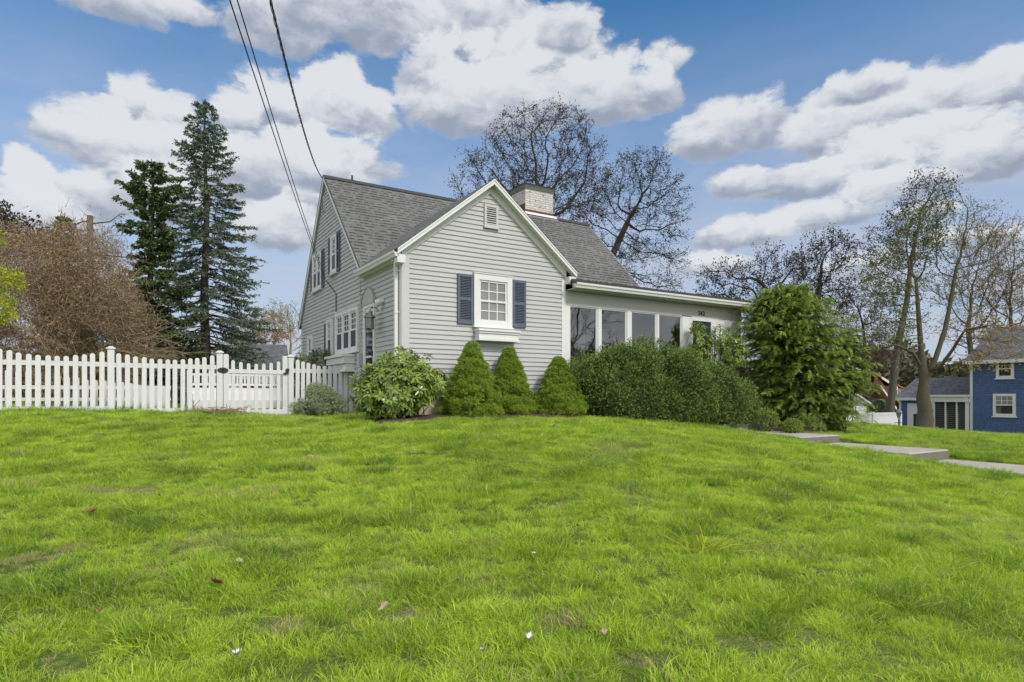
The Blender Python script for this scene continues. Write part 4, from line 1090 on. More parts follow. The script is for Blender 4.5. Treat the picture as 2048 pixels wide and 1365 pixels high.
# garage wing and breezeway
gx0, gx1 = 0.03, bx_(1799)
bwx = bx_(1866)
ez = bz(796, 3.0)
mb = MB(); uvwall(mb, bwx, gx1, -.02, GR, ez - .08); mb.build('garage_wall', MT['blue_shingles'], bl)
mb = MB(); mb.add([(gx1, -.02, GR), (gx1, -5, GR), (gx1, -5, ez), (gx1, -2.5, ez + 1.35), (gx1, -.02, ez)], [(0, 1, 2, 3, 4)], [(0, GR + 9), (5, GR + 9), (5, ez + 9), (2.5, ez + 10.3), (0, ez + 9)]); mb.build('garage_gable', MT['blue_shingles'], bl)
rg = bz(755, 2, -2.5)
roofslab('garage_roof', [(gx1 + .2, .25, ez), (gx0, .25, ez), (gx0, -2.5, rg), (gx1 + .2, -2.5, rg)], .08, bl, MT['roof_dark'])
roofslab('garage_roof', [(gx1 + .2, -5.2, ez), (gx0, -5.2, ez), (gx0, -2.5, rg - .002), (gx1 + .2, -2.5, rg - .002)], .08, bl, MT['roof_dark'])
mb = MB(); mb.box(bwx, gx1 + .2, .251, .28, ez - .16, ez + .005); mb.box(gx1 - .10, gx1 + .02, -.019, .01, GR, ez - .09); mb.build('garage_trim', MT['trim_white'], bl)
# garage door with dark glazed lower part
a, b = bwx + .02, bx_(1815)
mb = MB(); mb.box(a, b, -.019, .03, GR, ez - .35); gd = mb.build('garage_door', MT['trim_white'], bl)
mb = MB(); n = 2
for i in range(n):
    x0 = a + .12 + (b - a - .2) * i / n; mb.box(x0, x0 + (b - a - .2) / n - .28, .031, .04, GR, ez - 1.0)
mb.build('pane', MT['glass_dark'], gd)
mb = MB(); mb.box(a + .1, b - .12, .031, .036, ez - .50, ez - .47); mb.build('panel_line', MT['trim_grey'], gd)
# breezeway: posts, header, louvred screens
h0 = bz(790, 1.2)
mb = MB(); mb.box(.031, bwx + .15, .02, .42, h0 - .12, h0); mb.box(.031, bwx + .02, .02, .30, h0 - .42, h0 - .121); mb.build('porch_header', MT['trim_white'], bl)
cols = [1937, 1916, 1893.5, 1869]
for px in cols:
    x = bx_(px); mb = MB(); w_ = .03 if px in (1916, 1893.5) else .09
    mb.box(max(x - w_, .04), x + w_, .10, .20, GR, h0 - .421); mb.build('porch_column', MT['trim_white'], bl)
for i in range(3):
    x0, x1 = bx_(cols[i]) + (.08 if i == 0 else .03), bx_(cols[i + 1]) - (.08 if i == 2 else .03)
    mb = MB(); mb.box(x0, x1, .01, .03, GR, h0 - .421); sc_ = mb.build('screen_panel', MT['dark_room'], bl)
    mb = MB()
    z = h0 - .6
    while z > GR + .5: mb.box(x0, x1, .10, .11, z - .012, z + .02); z -= .115
    mb.build('slats', MT['cable_grey'], sc_)

# tudor-like brown roofed house far behind
bh = empty('brown_roofed_house', (*pt(1765, HOR, 62)[:2], 0), R_(12), label='house with brown shingled roofs and dark gable far behind the white fence', cat='house')
def zz(py, Y=62): return E + (HOR - py) / F * Y
def wx(px, Y=62): return (px - 1765) / F * Y
mb = MB(); mb.box(wx(1730), wx(1805), 0, 7, -3, zz(772)); mb.build('wall', MT['brown_wall'], bh)
mb = MB(); mb.prism([(wx(1722), -.05, zz(783)), (wx(1738), -.05, zz(772)), (wx(1752), -.05, zz(752)), (wx(1785), -.05, zz(790)), (wx(1785), -.05, -3), (wx(1722), -.05, -3)], (0, .04, 0)); mb.build('gable', MT['brown_wall'], bh)
roofslab('roof', [(wx(1727), -.3, zz(741)), (wx(1812), -.3, zz(776)), (wx(1812), 4, zz(770)), (wx(1740), 4, zz(735))], .15, bh, MT['brown_roof'])
roofslab('roof', [(wx(1722), -.6, zz(772)), (wx(1727), -.6, zz(736)), (wx(1778), 3, zz(737)), (wx(1800), 3, zz(772))], .15, bh, MT['brown_roof'])
roofslab('roof', [(wx(1738), -1.2, zz(776)), (wx(1773), -1.2, zz(818)), (wx(1773), 1.5, zz(818)), (wx(1746), 1.5, zz(766))], .15, bh, MT['brown_roof'])
roofslab('roof', [(wx(1786), -1.8, zz(822)), (wx(1812), -1.8, zz(822)), (wx(1812), .5, zz(785)), (wx(1792), .5, zz(785))], .15, bh, MT['brown_roof'])
mb = MB()
for (p, q) in (((1738, 776), (1774, 820)), ((1740, 759), (1776, 779))):
    mb.prism([(wx(p[0]), -1.3, zz(p[1])), (wx(q[0]), -1.3, zz(q[1])), (wx(q[0]), -1.3, zz(q[1]) + .22), (wx(p[0]), -1.3, zz(p[1]) + .22)], (0, .1, 0))
mb.build('rake_board', MT['trim_white'], bh)
w = MB().box(wx(1787), wx(1812), -.12, -.06, zz(795), zz(777)).build('window_band', MT['cream'], bh)
mb = MB()
for i in range(4): mb.box(wx(1788.5 + i * 5.5), wx(1792 + i * 5.5), -.14, -.121, zz(793), zz(780))
mb.build('pane', MT['glass_dark'], w)
# white shed / garage gable
YS = 33.0
def sz(py): return E + (HOR - py) / F * YS
wx0, wx1 = pt(1655, 0, YS)[0], pt(1733, 0, YS)[0]
ws = empty('white_garage', (wx0, YS, 0), 0, label='small white clapboard garage gable half hidden by the big evergreen', cat='garage')
Wg = wx1 - wx0; ze = sz(802); pitch = .62; pk = ze + Wg / 2 * pitch
vs, fs = [], []
z = -2.4
def lapw(z): return (0.0, Wg) if z < ze else ((z - ze) / pitch, Wg - (z - ze) / pitch)
while z < pk:
    a0, a1 = lapw(z + .001); b0, b1 = lapw(z + .14)
    if a1 > a0:
        i = len(vs); vs += [(a0, -.02, z), (a1, -.02, z), (max(b1, b0), 0, z + .145), (min(b0, b1), 0, z + .145), (a0, 0, z), (a1, 0, z)]
        fs += [(i, i + 1, i + 2, i + 3), (i + 1, i, i + 4, i + 5)]
    z += .145
mb = MB(); mb.add(vs, fs); mb.build('wall', MT['trim_white'], ws)
MB().box(.001, Wg, .01, 5, -2.4, ze).build('side_wall', MT['trim_white'], ws)
roofslab('roof', [(-.2, -.15, ze - .12), (-.2, 5, ze - .12), (Wg / 2, 5, pk + .05), (Wg / 2, -.15, pk + .05)], .10, ws, MT['trim_white'])
roofslab('roof', [(Wg + .2, -.15, ze - .12), (Wg + .2, 5, ze - .12), (Wg / 2, 5, pk + .048), (Wg / 2, -.15, pk + .048)], .10, ws, MT['trim_white'])
# white privacy fence
f0, f1 = pt(1800, HOR, 32), pt(1686, HOR, 30)
wf = empty('privacy_fence', (f0[0], f0[1], 0), math.atan2(f1[1] - f0[1], f1[0] - f0[0]), label='solid white vinyl privacy fence left of the blue house', cat='fence')
Lf = math.hypot(f1[0] - f0[0], f1[1] - f0[1])
zt_ = E - 34.0 / F * 31
mb = MB(); mb.box(0, Lf, -.02, .02, -2.6, zt_ - .1); mb.build('panel', MT['vinyl'], wf)
mb = MB(); mb.box(0, Lf, -.04, .04, zt_ - .1, zt_); mb.build('top_rail', MT['vinyl'], wf)
for i in range(3):
    mb = MB(); mb.box(Lf * i / 2 - .06, Lf * i / 2 + .06, -.07, .07, -2.6, zt_ + .05); mb.build('post', MT['vinyl'], wf)
# lamp post
p = pt(1797.5, 823, 30); g = Hs(p[0], p[1]) - .3
lp = empty('lamp_post', (p[0], p[1], g), 0, label='slim black lamp post with lantern head beside the blue garage', cat='lamp')
hh = p[2] - g
mb = MB(); mb.lathe([(.07, 0), (.035, .25), (.03, hh - .35)], k=10); mb.tube([(-.2, 0, hh - .55), (.2, 0, hh - .55)], .015, 5); mb.build('pole', MT['dark_metal'], lp)
mb = MB(); mb.lathe([(.05, hh - .34), (.13, hh - .08), (.15, hh - .06), (.02, hh + .10)], k=8); mb.build('lantern', MT['lead'], lp)
# thin wire garden fence behind the evergreen
p = pt(1685, 850, 25); wfz = Hs(p[0], p[1])
wr = empty('wire_fence', (p[0] - .4, p[1], wfz - .1), R_(10), label='low dark wire garden fence at the lawn crest by the white garage', cat='fence')
for x in (0, .9): MB().tube([(x, 0, 0), (x, 0, .55)], .018, 5).build('stake', MT['wire_fence'], wr)
mb = MB()
for k in range(5): mb.tube([(0, 0, .12 + .09 * k), (.9, 0, .12 + .09 * k)], .004, 3)
mb.build('wires', MT['wire_fence'], wr)
# dark roofed garage beyond the picket fence
YG = 36.0
def gp(px, py, Y=YG): return tuple(pt(px, py, Y))
gr_ = empty('grey_roofed_garage', (0, 0, 0), 0, label='low garage with a dark grey shingle roof beyond the garden gate', cat='garage')
a = [gp(430, 738), gp(580, 738), gp(574, 690, YG + 3), gp(478, 688, YG + 3)]
roofslab('roof', a, .1, gr_, MT['roof_dark'])
mb = MB(); x0, x1 = gp(440, 700)[0], gp(576, 700)[0]; mb.box(x0, x1, YG + .1, YG + 5, -.5, gp(500, 739)[2]); mb.build('wall', MT['trim_grey'], gr_)

# ------------------------------------------------------------------ overhead wires
def wire(pts, r, label, n=40, sag=.15, twist=False):
    a, b = np.array(pts[0], float), np.array(pts[1], float)
    mb = MB(); P = []
    for i in range(n + 1):
        u = i / n; p = a + (b - a) * u; p[2] -= sag * 4 * u * (1 - u); P.append(p)
    mb.tube(P, r, 5)
    if twist:
        d = (b - a) / np.linalg.norm(b - a); s1 = np.cross(d, [0, 0, 1]); s1 /= np.linalg.norm(s1); s2 = np.cross(d, s1)
        for ph in (0, 2.1, 4.2):
            Q = []
            for i in range(n * 4 + 1):
                u = i / (n * 4); p = a + (b - a) * u; p[2] -= sag * 4 * u * (1 - u)
                Q.append(p + (s1 * math.cos(u * 95 + ph) + s2 * math.sin(u * 95 + ph)) * r * 1.9)
            mb.tube(Q, r * .75, 4)
    return mb.build('utility_wire', MT['cable'], None, label=label, cat='wire', group='utility wires to the house')
ap = hw(-.12, S2); apz = MZ1 - .08
far = pt(505, -150, 4.6)
wire([(ap[0], ap[1], apz), far], .0062, 'thick twisted utility wire running down to the roof peak of the grey house', n=44, sag=.33, twist=True)
w1 = hw(-.06, s_px(655.5)); z1_ = z_py(563, 0, s_px(655.5))
wire([(w1[0], w1[1], z1_), pt(430, -90, 4.4)], .006, 'thin black wire left of the twisted one, landing lowest on the side wall', sag=.10)
wire([(w1[0] - .02, w1[1], z1_ + .13), pt(447, -90, 4.7)], .006, 'thin black wire in the middle of the three overhead lines', sag=.10)

# ------------------------------------------------------------------ foliage tools (numpy)
def unit(v): return v / (np.linalg.norm(v, axis=-1, keepdims=True) + 1e-9)
def rv(n): return unit(rng.normal(size=(n, 3)))
def rhombs(P, D, S, l, w, fold=.25, droop=0.0):
    """leaves: base P, direction D, side S; length l, width w; folded along the midrib"""
    n = len(P); l = np.broadcast_to(l, n)[:, None]; w = np.broadcast_to(w, n)[:, None]
    Nn = unit(np.cross(D, S))
    mid = P + D * l * .45 + Nn * w * fold
    tip = P + D * l - Nn * l * droop
    a = mid - Nn * w * fold * 1.6 + S * w * .5; b = mid - Nn * w * fold * 1.6 - S * w * .5
    V = np.stack([P, a, tip, b], 1).reshape(-1, 3)
    i = np.arange(n)[:, None] * 4
    return V, i + np.array([[0, 1, 2, 3]])
def frames(D):
    ref = np.where(np.abs(D[:, 2:3]) < .9, np.array([[0, 0, 1.]]), np.array([[1., 0, 0]]))
    S = unit(np.cross(D, ref)); return S, np.cross(S, D)
def tubes(A, B, ra, rb, k=3):
    n = len(A); D = unit(B - A); S, U = frames(D)
    ang = np.arange(k) * 2 * math.pi / k
    c, s = np.cos(ang)[None, :, None], np.sin(ang)[None, :, None]
    ring = c * S[:, None, :] + s * U[:, None, :]
    Va = A[:, None, :] + ring * np.asarray(ra).reshape(-1, 1, 1); Vb = B[:, None, :] + ring * np.asarray(rb).reshape(-1, 1, 1)
    V = np.concatenate([Va, Vb], 1).reshape(-1, 3)
    i = (np.arange(n) * 2 * k)[:, None, None]; j = np.arange(k)
    q = np.stack([j, (j + 1) % k, (j + 1) % k + k, j + k], -1)[None]
    return V, (i + q).reshape(-1, 4)
class FB:
    def __init__(s): s.V = []; s.F = []; s.n = 0
    def add(s, V, Fc):
        s.V.append(V); s.F.append(Fc + s.n); s.n += len(V); return s
    def build(s, name, m, parent=None, smooth=False, **kw):
        V = np.concatenate(s.V); k = {}
        for f in s.F: k.setdefault(f.shape[1], []).append(f)
        return npobj(name, V, [np.concatenate(v) for v in k.values()], m, parent, smooth, **kw)

def leaf_sprigs(P, D, nl, ll, lw, twig, spread=.8, k0=0.0, droop=.1, jitter=.15):
    """each sprig: nl leaves set alternately along a short twig of length twig"""
    n = len(P); S, U = frames(D); Vs, Fs, off = [], [], 0
    for j in range(nl):
        u = k0 + (1 - k0) * (j + .5) / nl
        ang = rng.uniform(0, 2 * math.pi, n)[:, None]
        side = S * np.cos(ang) + U * np.sin(ang)
        d = unit(D * (1 - spread * (1 - .5 * u)) + side * spread + rng.normal(size=(n, 3)) * jitter)
        s2 = unit(np.cross(d, rv(n)))
        V, Fc = rhombs(P + D * twig * u, d, s2, ll * rng.uniform(.7, 1.25, n), lw, droop=droop)
        Vs.append(V); Fs.append(Fc + off); off += len(V)
    return np.concatenate(Vs), np.concatenate(Fs)

def colonize(att, trunk, step=.35, di=3.0, dk=.8, iters=140, up=.0, wig=.12, seed=0):
    """space colonisation; att (m,3) attraction points; trunk (k,3) starting polyline. returns nodes, parent"""
    r = np.random.default_rng(seed)
    pts = [trunk[0]]; par = [-1]
    for a, b in zip(trunk[:-1], trunk[1:]):
        L = np.linalg.norm(b - a); m = max(1, int(L / step))
        for i in range(m): par.append(len(pts) - 1); pts.append(a + (b - a) * (i + 1) / m)
    Nn = np.array(pts); A = att.copy(); alive = np.ones(len(A), bool)
    d = np.full(len(A), 1e9); near = np.zeros(len(A), int)
    def upd(i0, X):
        nonlocal d, near
        for c in range(0, len(X), 200):
            D = np.linalg.norm(A[:, None, :] - X[None, c:c + 200], axis=2); m = D.argmin(1); dm = D[np.arange(len(A)), m]
            b = dm < d; d = np.where(b, dm, d); near = np.where(b, m + i0 + c, near)
    upd(0, Nn); kids = {}
    for it in range(iters):
        act = alive & (d < di if it > 3 else d < 1e9)
        if not act.any(): break
        idx = near[act]; dirs = unit(A[act] - Nn[idx])
        acc = np.zeros((len(Nn), 3)); np.add.at(acc, idx, dirs)
        g = np.unique(idx)
        nd = unit(unit(acc[g]) + r.normal(size=(len(g), 3)) * wig + np.array([0, 0, up]))
        new = Nn[g] + nd * step
        ok = np.array([kids.get(int(a), 0) < 3 for a in g]); g = g[ok]; new = new[ok]
        if not len(g): break
        for a in g: kids[int(a)] = kids.get(int(a), 0) + 1
        i0 = len(Nn); Nn = np.concatenate([Nn, new]); par += [int(a) for a in g]
        upd(i0, new); alive &= d > dk
    return Nn, np.array(par)
def radii(par, tip=.006, ex=2.3):
    n = len(par); w = np.zeros(n); ch = np.zeros(n, int)
    np.add.at(ch, par[1:], 1)
    w[ch == 0] = tip ** ex
    for i in range(n - 1, 0, -1): w[par[i]] += w[i]
    return w ** (1 / ex), ch
def ellipsoids(bl, n, r, shell=.35):
    """bl: list of (center, radii); points more dense towards the outside"""
    vol = np.array([np.prod(b[1]) for b in bl]); k = r.choice(len(bl), n, p=vol / vol.sum())
    u = unit(r.normal(size=(n, 3))); rad = r.uniform(shell, 1, n) ** .5
    C = np.array([b[0] for b in bl])[k]; Rr = np.array([b[1] for b in bl])[k]
    return C + u * Rr * rad[:, None]

def tree_radii(Nn, par, R, tip, trunk, tr_, step):
    """the given trunk keeps its own girth; limbs take a pipe-model girth capped by what they grow from"""
    tk = [np.array(q, float) for q in trunk]; cnt = [0]; rr = [tr_[0]]
    for k, (a, b) in enumerate(zip(tk[:-1], tk[1:])):
        m = max(1, int(np.linalg.norm(b - a) / step))
        for q in range(m): rr.append(tr_[k] + (tr_[k + 1] - tr_[k]) * (q + 1) / m)
    nt = len(rr); oth = R[nt:].max() if len(R) > nt else 1.0
    mx = max(tr_[-1] * .85, tip * 2)
    R = tip * (R / tip) ** (math.log(mx / tip) / max(.1, math.log(max(oth, tip * 1.5) / tip)))
    R[:nt] = np.array(rr) * (1 + .10 * np.sin(np.arange(nt) * 1.9 + tr_[0] * 40) * np.sin(np.arange(nt) * .83))
    for i in range(nt, len(R)): R[i] = min(R[i], R[par[i]] * (.72 if par[i] < nt - 1 else .985))
    return R
def limb_meshes(Nl, par, R, m, root, thick, flare=False, name='trunk', thin='branches'):
    """follow each limb to its end as one continuous tapering tube"""
    n = len(par); best = {}
    for i in range(1, n):
        if par[i] not in best or R[i] > R[best[par[i]]]: best[par[i]] = i
    big, small = MB(), MB(); used = np.zeros(n, bool)
    for i in range(n):
        if i and best[par[i]] == i: continue
        ch = [i] if i == 0 else [par[i], i]
        while ch[-1] in best: ch.append(best[ch[-1]])
        if len(ch) < 2: continue
        rs = [float(R[c]) for c in ch]
        if i: rs[0] = rs[1] * 1.12
        P = [Nl[c] for c in ch]
        if i == 0 and flare: P = [P[0] - np.array([0, 0, .4])] + P; rs = [rs[0] * 1.5, rs[0] * 1.22] + rs[1:]
        if rs[1] > thick:
            c = next((q for q, v in enumerate(rs) if v < thick), len(rs))
            big.tube(P[:c + 1], rs[:c + 1], 9, cap=False)
            if c < len(rs) - 1: small.tube(P[c:], rs[c:], 5, cap=False)
        else: small.tube(P, rs, 4, cap=False)
    if big.v: big.build(name, m, root, smooth=True)
    if small.v: small.build(thin, m, root, smooth=True)
def bare_tree(name, label, cat, base, trunk, blobs, n_att, leafm, barkm, step=.4, tip=.007, twigs=3, buds=5, bl=.07, bw=.035, r0=None, seed=0, group=None, dk=.7, twl=.55, up=.0, wig=.12, di=4.0, budfrac=1.0, twr=.006, tr=None):
    """trunk: list of points; blobs list of (center, radii) — world coordinates"""
    r = np.random.default_rng(seed); base = np.array(base, float)
    att = ellipsoids(blobs, n_att, r)
    att = att[att[:, 2] > base[2] + 1.0]
    Nn, par = colonize(att, np.array(trunk, float), step=step, di=di, dk=dk, up=up, wig=wig, seed=seed)
    R, ch = radii(par, tip)
    tr_ = tr or [r0 or .2] + [(r0 or .2) * (1 - .55 * (q + 1) / len(trunk)) for q in range(len(trunk) - 1)]
    R = tree_radii(Nn, par, R, tip, trunk, tr_, step)
    root = empty(name, base, 0, label=label, cat=cat, group=group)
    Nl = Nn - base
    limb_meshes(Nl, par, R, MT[barkm], root, max(.035, tip * 3.2), flare=True)
    # twigs
    tp = np.where(R[:] < tip * 3.0)[0]; tp = tp[tp > 3]
    fb = FB()
    D0 = unit(Nl[tp] - Nl[par[tp]]); P = np.repeat(Nl[tp], twigs, 0); D = np.repeat(D0, twigs, 0)
    D = unit(D + r.normal(size=D.shape) * .55 + np.array([0, 0, .12])); L = twl * r.uniform(.5, 1.2, len(P))[:, None]
    M1 = P + D * L * .5; D2 = unit(D + r.normal(size=D.shape) * .35 + np.array([0, 0, .1])); M2 = M1 + D2 * L * .5
    fb.add(*tubes(P, M1, np.full(len(P), twr), np.full(len(P), twr * .8), 3)); fb.add(*tubes(M1, M2, np.full(len(P), twr * .8), np.full(len(P), twr * .5), 3))
    D3 = unit(D + r.normal(size=D.shape) * .7); M3 = M1 + D3 * L * .4
    fb.add(*tubes(M1, M3, np.full(len(P), twr * .7), np.full(len(P), twr * .45), 3))
    fb.build('twigs', MT[barkm], root)
    if buds:
        ends = np.concatenate([M2, M3, M1]); dd = np.concatenate([D2, D3, D])
        if budfrac < 1: k = r.random(len(ends)) < budfrac; ends, dd = ends[k], dd[k]
        fb = FB()
        for j in range(buds):
            q = unit(dd + r.normal(size=dd.shape) * .8)
            fb.add(*rhombs(ends + r.normal(size=ends.shape) * bl * .8, q, unit(np.cross(q, rv(len(q)))), bl * r.uniform(.5, 1.3, len(q)), bw))
        fb.build('leaves', MT[leafm], root)
    return root

def px_blob(px, py, a, b, Y, depth=None):
    c = pt(px, py, Y); return (c, np.array([a / F * Y, (depth if depth else a / F * Y), b / F * Y]))

# ---- bare trees
YO = 33.0
g = Hs(pt(1075, 800, YO)[0], YO)
bare_tree('oak_tree', 'big bare oak with dark buds rising behind the chimney', 'tree', (pt(1078, 0, YO)[0], YO, g - .1),
          [np.array([pt(1078, 0, YO)[0], YO, g - .1]), pt(1080, 560, YO), pt(1084, 440, YO)],
          [px_blob(1090, 305, 120, 88, YO), px_blob(1000, 350, 80, 78, YO), px_blob(950, 385, 55, 55, YO), px_blob(1160, 375, 70, 75, YO), px_blob(1085, 400, 140, 50, YO)],
          1900, 'bud_oak', 'bark_oak', step=.42, dk=.62, twigs=4, buds=3, bl=.11, bw=.05, budfrac=.8, tr=[.38, .26, .20], seed=3, twr=.009, tip=.010, wig=.18)
YO = 30.0
bare_tree('oak_tree', 'bare spreading oak right of the chimney with limbs arching over the roof end', 'tree', (pt(1190, 0, YO)[0], YO, -.3),
          [np.array([pt(1190, 0, YO)[0], YO, -.3]), pt(1192, 600, YO), pt(1225, 510, YO), pt(1262, 430, YO)],
          [px_blob(1275, 375, 78, 80, YO), px_blob(1320, 400, 55, 70, YO), px_blob(1310, 490, 70, 55, YO), px_blob(1230, 520, 65, 60, YO), px_blob(1330, 560, 45, 40, YO), px_blob(1180, 430, 50, 50, YO)],
          1500, 'bud_oak', 'bark_oak', step=.38, dk=.58, twigs=4, buds=3, bl=.10, bw=.045, budfrac=.8, tr=[.3, .22, .17, .11], seed=5, twr=.009, tip=.010, wig=.2)
Y_ = 36.0
bare_tree('bare_tree', 'low crooked bare tree showing above the porch roof left of the evergreen', 'tree', (pt(1530, 0, Y_)[0], Y_, -1.2),
          [np.array([pt(1530, 0, Y_)[0], Y_, -1.2]), pt(1530, 680, Y_), pt(1540, 590, Y_)],
          [px_blob(1452, 560, 52, 38, Y_), px_blob(1530, 530, 34, 40, Y_), px_blob(1580, 545, 48, 40, Y_), px_blob(1500, 590, 90, 30, Y_), px_blob(1420, 590, 40, 28, Y_)],
          900, 'bud_oak', 'bark_oak', step=.4, dk=.62, twigs=3, buds=4, bl=.12, bw=.07, tr=[.2, .2, .14], seed=8, twr=.010, tip=.011, wig=.25)
Y_ = 32.0
bare_tree('bare_tree', 'dark bare tree with upright trunk rising behind the big evergreen', 'tree', (pt(1634, 0, Y_)[0], Y_, -1.4),
          [np.array([pt(1634, 0, Y_)[0], Y_, -1.4]), pt(1633, 690, Y_), pt(1633, 610, Y_), pt(1640, 570, Y_)],
          [px_blob(1660, 510, 48, 48, Y_), px_blob(1620, 530, 45, 40, Y_), px_blob(1650, 590, 60, 40, Y_), px_blob(1690, 500, 25, 30, Y_)],
          900, 'bud_oak', 'bark_oak', step=.34, dk=.5, twigs=3, buds=4, bl=.11, bw=.06, tr=[.22, .2, .17, .12], seed=9, twr=.009, tip=.010, wig=.2)
Y_ = 38.0
bare_tree('budding_tree', 'slender tree with fine reddish buds between evergreen and brown roofed house', 'tree', (pt(1737, 0, Y_)[0], Y_, -1.9),
          [np.array([pt(1737, 0, Y_)[0], Y_, -1.9]), pt(1736, 800, Y_), pt(1732, 720, Y_), pt(1726, 650, Y_)],
          [px_blob(1725, 620, 50, 66, Y_), px_blob(1715, 690, 62, 60, Y_), px_blob(1760, 660, 40, 60, Y_), px_blob(1690, 650, 40, 50, Y_)],
          1300, 'bud_red', 'bark_dark', step=.34, dk=.55, twigs=4, buds=3, bl=.10, bw=.05, r0=.18, tr=[.22, .17, .12, .07], seed=12, twr=.009, tip=.009, wig=.12)
Y_ = 33.0
bare_tree('bare_tree', 'tall bare tree with a single leaning trunk left of the forked one', 'tree', (pt(1776, 0, Y_)[0], Y_, -1.9),
          [np.array([pt(1776, 0, Y_)[0], Y_, -1.9]), pt(1782, 800, Y_), pt(1794, 700, Y_), pt(1814, 600, Y_), pt(1822, 520, Y_), pt(1840, 440, Y_)],
          [px_blob(1845, 400, 48, 52, Y_), px_blob(1780, 500, 52, 62, Y_), px_blob(1820, 470, 60, 70, Y_), px_blob(1870, 390, 42, 34, Y_)],
          1000, 'bud_oak', 'bark_grey', step=.36, dk=.55, twigs=3, buds=3, bl=.12, bw=.06, r0=.30, seed=14, twr=.009, tip=.010, up=.15, tr=[.24, .20, .17, .14, .10, .07])
Y_ = 29.0
gb_ = Hs(pt(1848, 0, Y_)[0], Y_)
bs = np.array([pt(1846, 0, Y_)[0], Y_, gb_ - .1])
# the maple: bulged trunk, forked above the garage roof
fork = pt(1848, 762, Y_)
bare_tree('maple_tree', 'forked maple with thick mossy trunk standing in front of the blue garage', 'tree', bs,
          [bs, pt(1851, 822, Y_), pt(1846, 795, Y_), fork, pt(1842, 700, Y_), pt(1838, 640, Y_), pt(1832, 560, Y_)],
          [px_blob(1790, 560, 62, 80, Y_), px_blob(1835, 480, 55, 70, Y_), px_blob(1800, 660, 50, 45, Y_)],
          900, 'bud_green', 'bark_maple', step=.33, dk=.55, twigs=3, buds=3, bl=.12, bw=.06, r0=.36, seed=16, twr=.008, tip=.009, up=.1, tr=[.40, .31, .27, .22, .13, .10, .07])
mt_ = [o for o in COL.objects if o.name.startswith('maple_tree')][0]
def maple_limb(poly, r0, seed, blobs, n, lm='bud_green', ls=.12):
    r = np.random.default_rng(seed); att = ellipsoids(blobs, n, r)
    Nn, par = colonize(att, np.array(poly), step=.33, di=4, dk=.55, up=.12, wig=.12, seed=seed)
    R, ch = radii(par, .009); R = tree_radii(Nn, par, R, .009, poly, [r0 * (1 - .5 * q / len(poly)) for q in range(len(poly))], .33)
    Nl = Nn - bs; limb_meshes(Nl, par, R, MT['bark_maple'], mt_, .04, name='limb')
    tp = np.where(R < .03)[0]; tp = tp[tp > 3]
    P = np.repeat(Nl[tp], 3, 0); D = unit(np.repeat(unit(Nl[tp] - Nl[par[tp]]), 3, 0) + r.normal(size=(len(P), 3)) * .5 + np.array([0, 0, .15]))
    L = r.uniform(.25, .6, len(P))[:, None]; Q = P + D * L
    fb = FB(); fb.add(*tubes(P, Q, np.full(len(P), .008), np.full(len(P), .004), 3)); fb.build('twigs', MT['bark_maple'], mt_)
    fb = FB()
    for j in range(4):
        q = unit(D + r.normal(size=D.shape) * .8); fb.add(*rhombs(Q + r.normal(size=Q.shape) * .10, q, unit(np.cross(q, rv(len(q)))), ls * r.uniform(.5, 1.3, len(q)), ls * .5))
    fb.build('leaves', MT[lm], mt_)
maple_limb([fork - np.array([0, 0, .15]), pt(1870, 720, Y_), pt(1890, 660, Y_), pt(1902, 600, Y_), pt(1912, 540, Y_)], .13, 21,
           [px_blob(1905, 450, 62, 72, Y_), px_blob(1950, 470, 60, 60, Y_), px_blob(2000, 510, 50, 55, Y_), px_blob(1900, 560, 60, 50, Y_)], 1700, 'bud_green', .09)
maple_limb([pt(1858, 742, Y_), pt(1880, 735, Y_ - .5), pt(1905, 700, Y_ - 1), pt(1930, 660, Y_ - 1.6)], .085, 22, [px_blob(1970, 655, 55, 30, Y_ - 2), px_blob(2000, 690, 45, 35, Y_ - 2.6), px_blob(1960, 720, 40, 30, Y_ - 2)], 420, 'bud_orange', .15)
maple_limb([pt(1843, 735, Y_), pt(1825, 705, Y_ - .3), pt(1790, 690, Y_ - .6)], .08, 23, [px_blob(1755, 690, 40, 30, Y_ - .6), px_blob(1770, 730, 30, 25, Y_ - .6)], 160)
Y_ = 46.0
for (px, seed, lb, cx_, t1) in ((1948, 25, 'tall bare tree with yellowish buds behind the blue house, nearest its roof edge', 1955, 1935), (2035, 27, 'bare tree with orange buds behind the blue house roof at the right edge', 2030, 2022)):
    bare_tree('budding_tree', lb, 'tree', (pt(px, 0, Y_)[0], Y_, -2.4),
          [np.array([pt(px, 0, Y_)[0], Y_, -2.4]), pt(px - 4, 720, Y_), pt(t1, 650, Y_)],
          [px_blob(cx_, 500, 50, 58, Y_), px_blob(cx_ + 8, 580, 62, 62, Y_), px_blob(cx_ - 30, 590, 50, 50, Y_), px_blob(cx_ - 20, 660, 50, 40, Y_)],
          2000, 'bud_orange', 'bark_grey', step=.5, dk=.6, twigs=3, buds=2, bl=.14, bw=.07, tr=[.28, .20, .14], seed=seed, twr=.012, tip=.013, up=.25, twl=.8, budfrac=.6)
# orange-leaved low branches in front of the blue house
Y_ = 31.0
